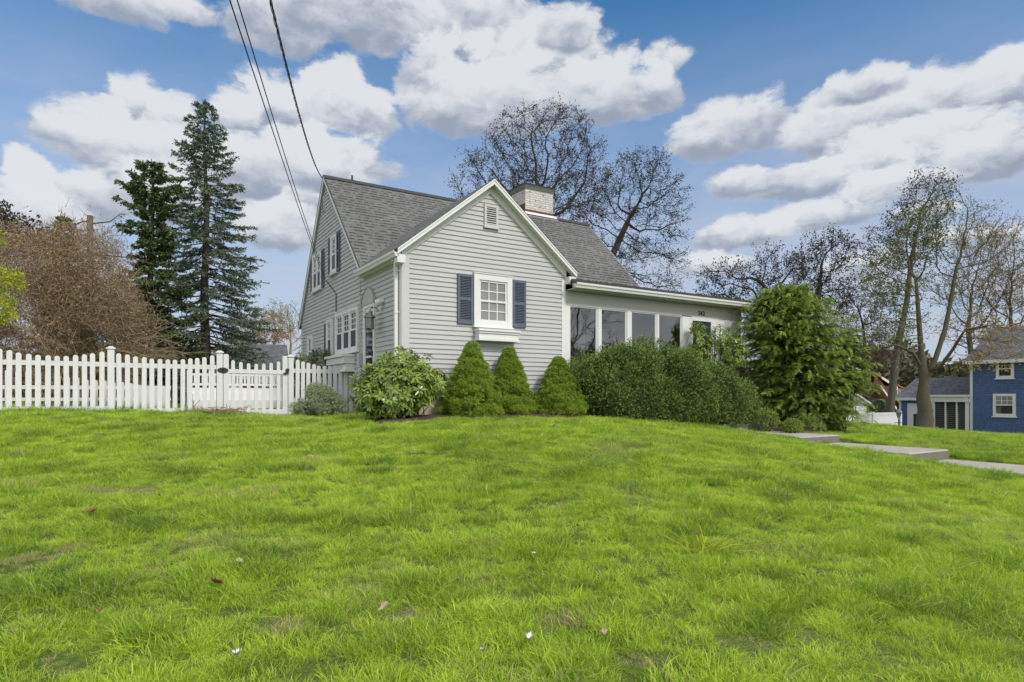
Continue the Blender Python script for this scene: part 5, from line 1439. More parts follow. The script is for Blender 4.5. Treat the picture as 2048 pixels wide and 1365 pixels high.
# pale pink and green small trees behind the picket fence
Y_ = 44.0
bare_tree('budding_tree', 'small pinkish spring tree behind the dark garage roof', 'tree', (pt(535, 0, Y_)[0], Y_, -.2), [np.array([pt(535, 0, Y_)[0], Y_, -.2]), pt(535, 720, Y_)],
          [px_blob(535, 660, 48, 42, Y_), px_blob(500, 680, 40, 30, Y_)], 700, 'leaf_pink', 'bark_tan', step=.4, dk=.6, twigs=4, buds=3, bl=.14, bw=.08, r0=.12, seed=31, twr=.013, tip=.012, up=.3)
Y_ = 34.0
bare_tree('budding_tree', 'small tree with fresh green leaves beside the back corner of the house', 'tree', (pt(580, 0, Y_)[0], Y_, -.1), [np.array([pt(580, 0, Y_)[0], Y_, -.1]), pt(579, 730, Y_), pt(582, 690, Y_)],
          [px_blob(585, 650, 34, 42, Y_), px_blob(560, 640, 30, 42, Y_), px_blob(612, 690, 24, 40, Y_)], 500, 'leaf_fresh', 'bark_tan', step=.32, dk=.5, twigs=3, buds=2, bl=.10, bw=.06, r0=.10, seed=33, twr=.010, tip=.010, up=.3, budfrac=.5)

# ---- conifers
def spruce(name, label, base, top, rad, leafm, n_wh=46, per=6, seed=0, droop=.35, irregular=.25, zlow=.06, nd=.5, trunkr=.22, density=1.0, prof=None, bark='bark_spruce', clump=(.10, .045)):
    r = np.random.default_rng(seed); base = np.array(base, float); Hh = top - base[2]
    root = empty(name, base, 0, label=label, cat='tree')
    zs = np.linspace(0, Hh, 24)
    tr = np.array([[.04 * math.sin(z * .9), .03 * math.cos(z * .7), z] for z in zs])
    mb = MB(); mb.tube([(x, y, z) for x, y, z in tr], [trunkr * (1 - z / Hh) ** .9 + .015 for z in zs], 9); mb.build('trunk', MT[bark], root, smooth=True)
    Abr, Bbr, ra, rb = [], [], [], []; LP, LD = [], []
    for i in range(n_wh):
        f = zlow + (1 - zlow) * (i + r.uniform(-.3, .3)) / n_wh
        f = min(max(f, zlow), .985)
        z = f * Hh
        R = rad * (prof(f) if prof else (1 - f) ** .85)
        k = max(3, int(per * (1 if f < .9 else .8)))
        a0 = r.uniform(0, 6.28)
        for j in range(k):
            a = a0 + 6.283 * j / k + r.uniform(-.35, .35)
            L = R * (1 + r.uniform(-irregular, irregular)) + .12
            if r.random() < .07: L *= .5
            m = max(4, int(L / .22)); p = np.array([0, 0, z]); hd = np.array([math.cos(a), math.sin(a), 0])
            up0 = .30 if f > .75 else (.02 - .10 * (1 - f)); pts = [p]
            for s in range(m):
                u = (s + 1) / m
                sl = up0 - droop * math.sin(u * 2.4) * (1 - f * .7) + (.34 * u * u if f < .9 else .2)
                d = unit(hd + np.array([0, 0, sl]) + r.normal(size=3) * .05); p = p + d * L / m; pts.append(p)
            pts = np.array(pts); rr = np.linspace(.008 + .011 * L, .005, m + 1)
            Abr.append(pts[:-1]); Bbr.append(pts[1:]); ra.append(rr[:-1]); rb.append(rr[1:])
            # side twigs carrying foliage, denser on the outer two thirds
            nt_ = int((5 + L * 11) * density)
            us = r.uniform(.18, 1.0, nt_) ** .8 * m
            i0 = np.minimum(us.astype(int), m - 1); fr = us - i0
            P = pts[i0] * (1 - fr[:, None]) + pts[i0 + 1] * fr[:, None]
            sd_ = np.array([-math.sin(a), math.cos(a), 0]) * r.choice([-1, 1], nt_)[:, None]
            Dd = unit(hd * .75 + sd_ * r.uniform(.2, 1.0, nt_)[:, None] + np.array([0, 0, 1]) * r.uniform(-.55, .15, nt_)[:, None])
            tl = (.12 + .17 * L * (1 - us / m * .6)) * r.uniform(.6, 1.2, nt_) * nd * 2
            LP.append(P); LD.append(Dd * tl[:, None])
            Abr.append(P); Bbr.append(P + Dd * tl[:, None]); ra.append(np.full(nt_, .006)); rb.append(np.full(nt_, .003))
    fb = FB(); fb.add(*tubes(np.concatenate(Abr), np.concatenate(Bbr), np.concatenate(ra), np.concatenate(rb), 3)); fb.build('branches', MT[bark], root)
    P = np.concatenate(LP); D = np.concatenate(LD); fb = FB()
    for j in range(7):
        u = (j + r.uniform(0, 1, len(P))) / 7
        d = unit(unit(D) + r.normal(size=D.shape) * .55)
        fb.add(*rhombs(P + D * u[:, None], d, unit(np.cross(d, rv(len(d)))), clump[0] * r.uniform(.7, 1.4, len(d)), clump[1]))
    fb.build('needles', MT[leafm], root)
    return root
Ys = 29.0
spruce('spruce_tree', 'tall dark spruce with open drooping branches, tallest tree behind the fence', (pt(411, 0, Ys)[0], Ys, -.1), pt(0, 200, Ys)[2], 140 / F * Ys, 'leaf_spruce', n_wh=50, per=6, seed=41, density=1.2, clump=(.13, .05), trunkr=.24,
       prof=lambda f: (1 - f) ** .72 * (1.0 if f > .25 else .92 + .0 * f))
Yc = 27.0
spruce('cedar_tree', 'ragged narrow conifer left of the tall spruce with a bare upper trunk', (pt(303, 0, Yc)[0], Yc, -.1), pt(0, 318, Yc)[2], 60 / F * Yc, 'leaf_conifer', n_wh=40, per=6, seed=43, irregular=.6, droop=.5, density=2.2, clump=(.13, .06), trunkr=.18,
       prof=lambda f: (.95 if f < .55 else (.45 if f < .68 else (.72 if f < .92 else .35))) * (1 - .15 * f))
Yc = 25.0
spruce('fir_tree', 'small dark conifer top showing above the brown thicket', (pt(128, 0, Yc)[0], Yc, 0), pt(0, 425, Yc)[2], 70 / F * Yc, 'leaf_conifer', n_wh=26, per=6, seed=44, irregular=.4, density=1.8, clump=(.12, .05), trunkr=.14, zlow=.2)
Yc = 37.0
spruce('fir_tree', 'small bluish fir standing behind the white privacy fence', (pt(1758, 0, Yc)[0], Yc, -2.2), pt(0, 797, Yc)[2], 27 / F * Yc, 'leaf_spruce', n_wh=16, per=7, seed=45, irregular=.15, density=2.5, clump=(.11, .05), trunkr=.07, zlow=.05, droop=.1)
# topped dead trunk with a few side branches
Yp = 23.0
r = np.random.default_rng(50)
base = np.array([pt(180, 0, Yp)[0], Yp, 0.0]); sn_ = empty('dead_snag', base, 0, label='topped grey dead trunk with wiry side branches above the brown thicket', cat='tree')
tz = pt(180, 432, Yp)[2]
MB().tube([(0, 0, -.2), (.03, 0, 3), (0, 0, tz)], [.17, .13, .10], 9).build('trunk', MT['bark_grey'], sn_, smooth=True)
A, B, ra, rb, tipP, tipD = [], [], [], [], [], []
for i in range(15):
    z = tz - r.uniform(.02, 2.3); a = r.choice([0, math.pi]) + r.uniform(-.5, .5); p = np.array([0, 0, z]); d = np.array([math.cos(a), math.sin(a), r.uniform(-.15, .45)]); L = r.uniform(.8, 2.4); m = 8
    for s in range(m):
        d = unit(d + r.normal(size=3) * .16); q = p + d * L / m; A.append(p); B.append(q); ra.append(.025 * (1 - s / m) + .008); rb.append(.025 * (1 - (s + 1) / m) + .008); p = q
        if s > 2:
            tipP.append(p); tipD.append(unit(d + r.normal(size=3) * .6))
fb = FB(); fb.add(*tubes(np.array(A), np.array(B), ra, rb, 4)); tP, tD = np.array(tipP), np.array(tipD); fb.add(*tubes(tP, tP + tD * .4, np.full(len(tP), .007), np.full(len(tP), .004), 3)); fb.build('branches', MT['bark_grey'], sn_)
tP = np.repeat(tP + tD * .3, 6, 0) + r.normal(size=(len(tP) * 6, 3)) * .12; q = rv(len(tP)); k = r.random(len(tP)) < .6
fb = FB(); fb.add(*rhombs(tP[k], q[k], unit(np.cross(q, rv(len(q))))[k], .12, .05)); fb.build('needles', MT['leaf_conifer'], sn_)
# dark leafy tree at the left edge, behind the thicket
Yd = 21.0
bare_tree('dark_leafed_tree', 'tree with small dark purple leaves at the upper left edge', 'tree', (pt(-30, 0, Yd)[0], Yd, 0), [np.array([pt(-30, 0, Yd)[0], Yd, 0]), pt(-25, 560, Yd)],
          [px_blob(-20, 470, 70, 50, Yd), px_blob(30, 470, 40, 38, Yd), px_blob(70, 500, 35, 28, Yd)], 500, 'bud_oak', 'bark_dark', step=.3, dk=.42, twigs=3, buds=5, bl=.13, bw=.08, r0=.14, seed=52, twr=.008, tip=.008, up=.2)
# brown thicket
Yt = 18.5
r = np.random.default_rng(60)
th_ = empty('brown_thicket', (pt(110, 0, Yt)[0], Yt, 0), 0, label='wide thicket of tan twigs and tiny brown leaves behind the left fence', cat='shrub')
bb = np.array([pt(110, 0, Yt)[0], Yt, 0.])
lobes = [px_blob(60, 560, 130, 115, Yt, 1.9), px_blob(160, 540, 100, 95, Yt, 1.7), px_blob(225, 610, 70, 75, Yt, 1.3), px_blob(100, 650, 200, 110, Yt, 1.9), px_blob(-60, 600, 110, 130, Yt, 1.8), px_blob(215, 690, 75, 70, Yt, 1.3), px_blob(190, 500, 40, 40, Yt, 1.0)]
att = ellipsoids(lobes, 4200, r, .1); att = att[att[:, 2] > .4]
stems = []
A, B, ra, rb = [], [], [], []
# arching canes
for i in range(330):
    x = r.uniform(-3.6, 1.7); p = np.array([x, r.uniform(-1.2, 1.0), 0.]); d = unit(np.array([x * .12 + r.normal() * .35, r.normal() * .3, 1.])); L = r.uniform(2.6, 5.2); m = 12
    for s in range(m):
        d = unit(d + np.array([d[0] * .05, d[1] * .05, -.10]) + r.normal(size=3) * .15); q = p + d * L / m
        A.append(p); B.append(q); ra.append(.018 * (1 - s / m) + .005); rb.append(.018 * (1 - (s + 1) / m) + .005); p = q
fb = FB(); A, B = np.array(A), np.array(B); fb.add(*tubes(A, B, ra, rb, 3))
i_ = r.integers(0, len(A), 9000); P = A[i_]; D = unit(unit(B[i_] - A[i_]) + r.normal(size=P.shape) * .9); Q = P + D * r.uniform(.15, .6, len(P))[:, None]
fb.add(*tubes(P, Q, np.full(len(P), .006), np.full(len(P), .003), 3)); fb.build('canes', MT['bark_tan'], th_)
n = 46000
C = ellipsoids(lobes, n, r, .25) - bb; C += r.normal(size=C.shape) * .19
k = (C[:, 2] > .9) & (fnoise(C[:, 0] + 9, C[:, 2] + C[:, 1] * .5, 1.3, 4) > .36 + .20 * (C[:, 2] < 2.2)); C = C[k]; q = rv(len(C))
fb = FB(); fb.add(*rhombs(C, q, unit(np.cross(q, rv(len(q)))), .060 * r.uniform(.6, 1.4, len(C)), .034)); 
P = C[:15000]; D = unit(r.normal(size=P.shape) + np.array([0, 0, .4])); 
fb.build('leaves', MT['leaf_brown'], th_)
fb = FB(); fb.add(*tubes(P, P + D * .3, np.full(len(P), .006), np.full(len(P), .003), 3)); fb.build('twigs', MT['bark_tan'], th_)
# yellow-green branch tips at left edge
Yf = 13.5
bare_tree('yellow_green_shrub', 'bright yellow-green leafy branches entering at the left edge', 'shrub', (pt(-45, 0, Yf)[0], Yf, .1), [np.array([pt(-45, 0, Yf)[0], Yf, .1]), pt(-45, 650, Yf)],
          [px_blob(-25, 560, 55, 26, Yf), px_blob(-15, 625, 42, 30, Yf), px_blob(-40, 480, 40, 20, Yf)], 260, 'leaf_yellowgreen', 'bark_tan', step=.16, dk=.2, twigs=3, buds=9, bl=.055, bw=.035, r0=.05, seed=62, twr=.004, tip=.004, twl=.2)

# ---- shrubs in front of the house
def Hd(t, s): p = hw(t, s); return (p[0], p[1], Hs(p[0], p[1]))
def dwarf(label, px, py_top, halfw, s, seed):
    t = t_px(px, s); b = Hd(t, s); Y = b[1]; top = E + (HOR - py_top) / F * Y; Hh = top - b[2]; Rr = halfw / F * Y * .92
    r = np.random.default_rng(seed); root = empty('dwarf_spruce', b, 0, label=label, cat='shrub', group='cone shaped dwarf spruces under the gable window')
    MB().tube([(0, 0, -.1), (0, 0, Hh * .8)], [.05, .01], 7).build('trunk', MT['bark_grey'], root)
    nl = 620; f = r.random(nl) ** 1.2 * .97; a = r.uniform(0, 6.283, nl); big_ = .042 + .026 * (1 - f)
    pf = lambda f: np.where(f < .10, .88 + 1.2 * f, np.clip((1 - f), 0, 1) ** .80 * 1.09) + .015
    rc = np.maximum(Rr * pf(f) * (1 + .13 * r.normal(size=nl)) - big_ * .5, .0); C = np.stack([rc * np.cos(a), rc * np.sin(a), f * Hh + .02], 1)
    per = 46; C = np.repeat(C, per, 0); bs2 = np.repeat(big_, per) * r.uniform(.85, 1.3, nl * per); aa = np.repeat(a, per)
    out = np.stack([np.cos(aa), np.sin(aa), np.full(len(aa), .35)], 1)
    u = unit(rv(len(C)) + out * .95); P = C + u * bs2[:, None] * np.array([1.25, 1.25, .8]); P[:, 2] = np.abs(P[:, 2]); D = unit(u + r.normal(size=u.shape) * .3 + np.array([0, 0, .25]))
    fb = FB(); fb.add(*leaf_sprigs(P, D, 5, .026, .011, .032, spread=.8))
    ni = 3500; fi = r.random(ni) ** 1.2 * .9; ai = r.uniform(0, 6.283, ni); ri = Rr * pf(fi) * r.uniform(.55, .82, ni); Pi = np.stack([ri * np.cos(ai), ri * np.sin(ai), fi * Hh], 1)
    fb.add(*leaf_sprigs(Pi, rv(ni), 6, .05, .03, .04, spread=.8)); fb.build('needles', MT['leaf_dwarf'], root)
    k = r.random(len(P)) < .16; fb = FB(); fb.add(*leaf_sprigs((P + D * .03)[k], D[k], 5, .024, .011, .02, spread=.6)); fb.build('new_shoots', MT['new_growth'], root)
    m = 5; P = np.stack([r.normal(size=m) * .03, r.normal(size=m) * .03, Hh * .93 + r.uniform(0, .03, m)], 1); fb = FB()
    P = np.repeat(P, 5, 0); P[:, 2] += np.tile(np.arange(5) * .026, m); fb.add(*leaf_sprigs(P, np.tile([[0, 0, 1.]], (len(P), 1)), 6, .028, .010, .03, spread=.5)); fb.build('leader_shoots', MT['leaf_yew'], root)
    # dark heart so that no daylight shows through the middle
    return root
dwarf('left and largest of three cone shaped dwarf spruces below the planter box', 944, 688, 56, -.62, 71)
dwarf('middle dwarf spruce, partly behind the left cone and under the planter box', 1018, 697, 44, -.38, 72)
dwarf('right dwarf spruce standing alone at the corner where the porch begins', 1117, 718, 50, -.52, 73)

def blobshrub(name, label, blobs, n, leafm, sprig, base, cat='shrub', seed=0, up=.5, zmin=None, stems=40, barkm='bark_grey', noise=.25, jit=.5, inner=.25, group=None, part='leaves', tipfrac=0.0):
    """blobs in world coordinates; sprigs start near the surface of the union and point outwards"""
    r = np.random.default_rng(seed); base = np.array(base, float); root = empty(name, base, 0, label=label, cat=cat, group=group)
    ar = np.array([b[1][0] * b[1][2] for b in blobs]); k = r.choice(len(blobs), n * 2, p=ar / ar.sum())
    u = unit(r.normal(size=(n * 2, 3))); C = np.array([b[0] for b in blobs])[k]; Rr = np.array([b[1] for b in blobs])[k]
    nz = 1 + noise * (fnoise(u[:, 0] * 3 + k * 5.1, u[:, 2] * 3 + u[:, 1] * 2, 1.3, seed) - .5) * 2
    dep = 1 - inner * r.random(n * 2) ** 1.6
    P = C + u * Rr * (nz * dep)[:, None]
    # drop what is buried deep inside another lobe
    keep = np.ones(len(P), bool)
    for b in blobs: keep &= (((P - b[0]) / b[1]) ** 2).sum(1) > .30
    g = H(P[:, 0], P[:, 1]); keep &= P[:, 2] > g + (zmin or .03)
    P, u = P[keep][:n], u[keep][:n]
    D = unit(u + np.array([0, 0, up]) + r.normal(size=u.shape) * jit)
    fb = FB(); fb.add(*leaf_sprigs(P - base, D, *sprig)); fb.build(part, MT[leafm], root)
    if tipfrac:
        k = r.random(len(P)) < tipfrac * np.clip(.35 + fnoise(P[:, 0] * 2, P[:, 2] * 2 + P[:, 1], 1.6, seed) * 1.3, 0, 1.2); fb = FB(); fb.add(*leaf_sprigs((P - base + D * sprig[3] * .9)[k], D[k], 6, sprig[1] * .75, sprig[2] * .9, sprig[3] * .3, .6)); fb.build('new_shoots', MT['new_growth'], root)
    A, B = [], []
    for i in range(stems):
        q = P[r.integers(0, len(P))] - base; p0 = np.array([r.normal() * .15 * blobs[0][1][0], r.normal() * .15 * blobs[0][1][0], -.05])
        mid = (p0 * .5 + q * .5) + np.array([0, 0, -.05]) + r.normal(size=3) * .06; A += [p0, mid]; B += [mid, q]
    fb = FB(); fb.add(*tubes(np.array(A), np.array(B), np.full(len(A), .014), np.full(len(A), .008), 4)); fb.build('stems', MT[barkm], root)
    return root
def sb(px, py, a, b, s, dep=None):
    t = t_px(px, s); Y = hw(t, s)[1]; return px_blob(px, py, a, b, Y, dep)
# yew mass in front of the porch
bl_ = [sb(1250, 788, 74, 68, -.95, .75), sb(1330, 792, 86, 70, -1.05, .8), sb(1410, 806, 76, 56, -1.1, .75), sb(1462, 818, 40, 36, -1.15, .5), sb(1190, 790, 36, 46, -.7, .45), sb(1164, 780, 20, 40, -.5, .3), sb(1500, 835, 18, 22, -1.2, .3)]
def clumpy(envs, n, r, size, extra=()):
    """many small lobes studded over the surface of a few large ones"""
    ar = np.array([b[1][0] * b[1][2] for b in envs]); out = []
    while len(out) < n:
        b = envs[r.choice(len(envs), p=ar / ar.sum())]; u = unit(r.normal(size=3)); c = b[0] + u * b[1] * r.uniform(.80, 1.02)
        if u[1] > .5 or any((((c - q[0]) / q[1]) ** 2).sum() < .55 for q in envs): continue
        q = r.uniform(*size); out.append((c, np.array([q * 1.0, q * .9, q * (1.0 + .5 * max(u[2], 0))])))
    return out + list(extra)
bb_ = Hd(t_px(1320, -1.0), -1.0); r_y = np.random.default_rng(82)
tips = []
for px, py in ((1205, 712), (1228, 702), (1250, 694), (1272, 700), (1290, 690), (1312, 682), (1335, 694), (1362, 704), (1388, 716), (1420, 735), (1162, 726), (1300, 696), (1280, 682), (1345, 712)):
    c = sb(px, py + 20, 15, 20, -.95 + r_y.uniform(-.2, .2), .22); tips.append(c)
tips += [sb(1371, 790, 28, 26, -1.3, .3), sb(1345, 800, 26, 26, -1.3, .3), sb(1395, 770, 24, 24, -1.25, .3)]
yl = clumpy(bl_, 320, r_y, (.12, .27), tips)
blobshrub('yew_hedge', 'broad dark green yew mass in front of the porch windows', yl, 38000, 'leaf_yew', (9, .036, .015, .15, .7), bb_, seed=81, up=.35, noise=.3, jit=.65, inner=.45, stems=90, tipfrac=.55)
# loose upright shoots break its outline
yw = [o for o in COL.objects if o.name.startswith('yew_hedge')][0]
r_y = np.random.default_rng(83); k_ = r_y.integers(0, len(yl), 900); u_ = unit(r_y.normal(size=(900, 3)) * [1, 1, .5] + [0, -.3, .9])
Pn = np.array([yl[q][0] + u_[c] * yl[q][1] * .8 for c, q in enumerate(k_)]) - np.array(bb_); L_ = r_y.uniform(.12, .34, 900) * (1 + .3 * (Pn[:, 2] > 1.1)); fb = FB()
Dn = unit(u_ + r_y.normal(size=u_.shape) * .35 + np.array([0, 0, .5])); fb.add(*tubes(Pn, Pn + Dn * L_[:, None], np.full(900, .005), np.full(900, .003), 3))
for j in range(16):
    q = unit(Dn * .6 + rv(900)); fb.add(*rhombs(Pn + Dn * (L_ * (j + 1) / 16)[:, None], q, unit(np.cross(q, rv(900))), .034, .014))
fb.build('loose_shoots', MT['leaf_yew'], yw)
# hemlock
def hemlock():
    s0 = -1.15; t = t_px(1594, s0) ; b = Hd(t, s0); Y = b[1]; r = np.random.default_rng(90)
    root = empty('hemlock_tree', b, 0, label='large feathery green hemlock covering the right end of the porch', cat='tree')
    top = E + (HOR - 566) / F * Y; Hh = top - b[2]
    sc = Y / F
    def ax_(f): return np.interp(f, [0, .3, .8, 1], [14, 6, -30, -24]) * sc
    MB().tube([(ax_(0), 0, -.1), (ax_(.5), .02, Hh * .5), (ax_(.93), 0, Hh * .93)], [.11, .07, .015], 8).build('trunk', MT['bark_grey'], root)
    P, D, A, B, ra, rb = [], [], [], [], [], []
    for i in range(640):
        f = r.uniform(.03, .99); z = f * Hh; a = r.uniform(0, 6.283)
        # silhouette half-width in photo pixels at this height
        Rw = np.interp(f, [0, .08, .2, .35, .5, .62, .75, .85, .94, 1], [92, 114, 130, 136, 133, 120, 108, 82, 46, 14]) * sc
        L = Rw * r.uniform(.6, 1.12) * (1.0 if math.sin(a) < 0 else .8); hd = np.array([math.cos(a), math.sin(a), 0]); m = 10; tilt = r.normal() * .28; p = np.array([ax_(f), 0, z * .96]); pts = [p]
        for s in range(m):
            u = (s + 1) / m; d = unit(hd + np.array([0, 0, .42 + tilt - (.95 - .55 * f) * u]) + r.normal(size=3) * .05); p = p + d * L / m; pts.append(p)
        pts = np.array(pts); A.append(pts[:-1]); B.append(pts[1:]); rr = np.linspace(.02, .004, m + 1); ra.append(rr[:-1]); rb.append(rr[1:])
        side = np.array([-math.sin(a), math.cos(a), 0]); nt_ = int(26 + 26 * L)
        us = r.uniform(.30, 1.0, nt_) * m; i0 = np.minimum(us.astype(int), m - 1); fr = (us - i0)[:, None]
        Q = pts[i0] * (1 - fr) + pts[i0 + 1] * fr
        dd = unit(hd * .8 + side * (r.choice([-1, 1], nt_) * r.uniform(.3, 1.1, nt_))[:, None] + np.array([0, 0, 1]) * r.uniform(-.85, .25, nt_)[:, None])
        P.append(Q); D.append(dd)
    # a shell of drooping sprays closes the outline
    m_ = 4800; f = r.uniform(.04, .97, m_); a = r.uniform(0, 6.283, m_)
    Rw = np.interp(f, [0, .08, .2, .35, .5, .62, .75, .85, .94, 1], [92, 114, 130, 136, 133, 120, 108, 82, 46, 14]) * sc * r.uniform(.5, 1.0, m_)
    Rw *= 1 + .22 * (fnoise(a * 3, f * 9, 1.0, 5) - .5) * 2
    P.append(np.stack([np.array([ax_(q) for q in f]) + Rw * np.cos(a), Rw * np.sin(a), f * Hh], 1)); D.append(unit(np.stack([np.cos(a), np.sin(a), r.uniform(-.6, .5, m_)], 1) + r.normal(size=(m_, 3)) * .4))
    P, D = np.concatenate(P), np.concatenate(D); k = P[:, 2] > .12; P, D = P[k], D[k]
    fb = FB(); fb.add(*tubes(np.concatenate(A), np.concatenate(B), np.concatenate(ra), np.concatenate(rb), 3)); fb.build('branches', MT['bark_grey'], root)
    # flat feathered sprays: leaflets in two ranks along each spray
    n = len(P); S, U = frames(D); S = unit(np.cross(D, np.array([[0, 0, 1.]]) + r.normal(size=(n, 3)) * .25)); tl = r.uniform(.09, .19, n); fb = FB(); ft_ = FB()
    for j in range(7):
        u = (j + .6) / 7.5
        for sg in (-1, 1):
            d = unit(D * .75 + S * sg * .8 + np.array([0, 0, -.12]) + r.normal(size=(n, 3)) * .10)
            pp = P + D * (tl * u)[:, None] + np.array([0, 0, -1.]) * (tl * u * u * .25)[:, None]
            kk_ = r.random(n) < (.45 if j > 4 else 0.0)
            VV = rhombs(pp, d, unit(np.cross(d, np.cross(S, D))), tl * .34 * (1.15 - u * .7), .017, fold=.1)[0].reshape(n, 4, 3)
            for q_, kx in ((fb, ~kk_), (ft_, kk_)):
                m_ = int(kx.sum())
                if m_: q_.add(VV[kx].reshape(-1, 3), np.arange(m_)[:, None] * 4 + np.array([[0, 1, 2, 3]]))
    fb.build('needles', MT['leaf_hemlock'], root); ft_.build('new_shoots', MT['new_growth'], root)
hemlock()
# leggy rhododendron between yew and hemlock, and a broad-leaved one at the hemlock's right
def rosettes(name, label, blobs, n, leafm, base, ll=.12, lw=.034, per=9, seed=0, cat='shrub', noise=.2, zmin=.1, up=.55, stems=60, elev=(-.1, .6), group=None):
    r = np.random.default_rng(seed); base = np.array(base, float); root = empty(name, base, 0, label=label, cat=cat, group=group)
    ar = np.array([b[1][0] * b[1][2] for b in blobs]); k = r.choice(len(blobs), n, p=ar / ar.sum()); u = unit(r.normal(size=(n, 3)))
    C = np.array([b[0] for b in blobs])[k]; Rr = np.array([b[1] for b in blobs])[k]; P = C + u * Rr * (r.uniform(.45, 1.0, n) ** .6 * (1 + noise * r.normal(size=n) * .4))[:, None]
    kk = P[:, 2] > H(P[:, 0], P[:, 1]) + zmin; P, u = P[kk] - base, u[kk]; n = len(P)
    ax = unit(u + np.array([0, 0, up]) + r.normal(size=u.shape) * .3); S, U = frames(ax); fb = FB()
    for j in range(per):
        a = (6.283 * j / per + r.uniform(-.3, .3, n))[:, None]; el = r.uniform(*elev, n)[:, None]
        d = unit((S * np.cos(a) + U * np.sin(a)) * np.cos(el) + ax * np.sin(el) + np.array([0, 0, -.15])); sd_ = unit(np.cross(d, ax))
        # six-sided leaf: two rhombs would be too pointed, so build an elongated hexagon
        l = (ll * r.uniform(.7, 1.2, n))[:, None]; w = lw * r.uniform(.8, 1.2, n)[:, None]; nn = np.cross(sd_, d)
        b0 = P + d * .012; V = np.stack([b0, b0 + d * l * .35 + sd_ * w * .5 - nn * .002, b0 + d * l * .72 + sd_ * w * .46 - nn * l * .06, b0 + d * l - nn * l * .16, b0 + d * l * .72 - sd_ * w * .46 - nn * l * .06, b0 + d * l * .35 - sd_ * w * .5 - nn * .002, ], 1).reshape(-1, 3)
        i = np.arange(n)[:, None] * 6; fb.add(V, i + np.arange(6)[None, :])
    fb.build('leaves', MT[leafm], root)
    A, B = [], []
    for i in r.integers(0, n, stems):
        q = P[i]; p0 = np.array([r.normal() * .12, r.normal() * .12, -.05]); mid = p0 * .45 + q * .55 + np.array([0, 0, -.12]) + r.normal(size=3) * .07; A += [p0, mid]; B += [mid, q]
    fb = FB(); fb.add(*tubes(np.array(A), np.array(B), np.full(len(A), .012), np.full(len(A), .006), 4)); fb.build('stems', MT['bark_dark'], root)
    return root
s_ = -.55
b = Hd(-.15, -.75)
def wb(px, py, a, b_, Y, dep): return px_blob(px, py, a, b_, Y, dep)
Yr = b[1]
rosettes('rhododendron', 'yellowish green rhododendron with long leaves at the front corner of the house', [wb(790, 768, 62, 60, Yr - .1, .55), wb(745, 778, 42, 48, Yr - .1, .45), wb(835, 762, 42, 52, Yr, .45), wb(868, 765, 30, 28, Yr + .1, .3), wb(800, 725, 40, 26, Yr + .1, .35), wb(780, 800, 70, 34, Yr - .2, .5)],
         760, 'leaf_rhodo', b, ll=.125, lw=.036, per=8, seed=101, stems=90)
b = Hd(t_px(1425, -.55), -.55); Yr = b[1]
rosettes('rhododendron', 'leggy sparse rhododendron with reddish tips in front of the porch door', [wb(1400, 690, 24, 34, Yr, .25), wb(1440, 675, 26, 30, Yr, .3), wb(1465, 700, 34, 36, Yr, .35), wb(1420, 740, 30, 34, Yr, .3), wb(1395, 655, 16, 14, Yr, .2)],
         460, 'leaf_rhodo', b, ll=.10, lw=.026, per=7, seed=102, stems=70, elev=(-.5, .4))
Ym = 17.6
rosettes('broadleaf_shrub', 'dark broad leaved evergreen shrub leaning out at the right side of the hemlock', [wb(1690, 730, 36, 52, Ym, .5), wb(1700, 690, 24, 30, Ym, .4), wb(1712, 750, 22, 30, Ym, .3), wb(1660, 800, 40, 40, Ym, .5)],
         420, 'leaf_rhodo_dark', (pt(1672, 0, Ym)[0], Ym, Hs(pt(1672, 0, Ym)[0], Ym)), ll=.15, lw=.05, per=8, seed=103, stems=50)
b = Hd(t_px(622, 5.0), 5.0); Yr = b[1]
rosettes('rhododendron', 'dark rhododendron behind the short fence run beside the side wall', [wb(610, 735, 30, 30, Yr, .35), wb(640, 725, 26, 30, Yr, .3), wb(600, 760, 30, 40, Yr, .3)],
         260, 'leaf_rhodo_dark', b, ll=.12, lw=.036, per=8, seed=104, stems=30)
# variegated euonymus at the gate
sv_ = 2.3; b = Hd(t_px(632, sv_), sv_); Yr = b[1]
blobshrub('variegated_shrub', 'small pale variegated shrub between the gate and the rhododendron', clumpy([wb(632, 806, 42, 20, Yr, .35), wb(612, 810, 26, 16, Yr, .25), wb(658, 812, 24, 14, Yr, .25), wb(632, 796, 24, 14, Yr, .25)], 44, r_y, (.06, .14)), 5600, 'leaf_variegated', (7, .026, .016, .07, .8), b, seed=111, up=.4, stems=40)
b = Hd(t_px(1165, -.45), -.45); Yr = b[1]
blobshrub('pale_leaf_shrub', 'small grey green shrub squeezed between the right dwarf spruce and the yew', [wb(1166, 775, 16, 30, Yr, .2), wb(1170, 800, 18, 26, Yr, .2)], 900, 'leaf_variegated', (6, .035, .02, .07, .8), b, seed=112, up=.4, stems=12)
# low growth in the bed at the hemlock's foot
for (px, s, nm, lb, mt, a, bb2) in ((1585, -2.6, 'low_plant', 'bright green low plant at the foot of the hemlock beside the walk', 'leaf_fresh', 17, 13), (1620, -2.3, 'low_plant', 'grey green leafy weeds right of the bright plant by the walk', 'leaf_rhodo', 24, 16), (1530, -1.9, 'low_plant', 'scrambling low shrub left of the bright plant below the hemlock', 'leaf_rhodo', 26, 22)):
    t = t_px(px, s); b = Hd(t, s); Yr = b[1]; py = HOR - (b[2] + .06 - E) / Yr * F
    blobshrub(nm, lb, [wb(px, py - bb2 * .6, a, bb2, Yr, .25)], 500, mt, (6, .035, .018, .06, .8), b, cat='plant', seed=120 + px, up=.6, stems=20, group='low plants in the bed under the hemlock')
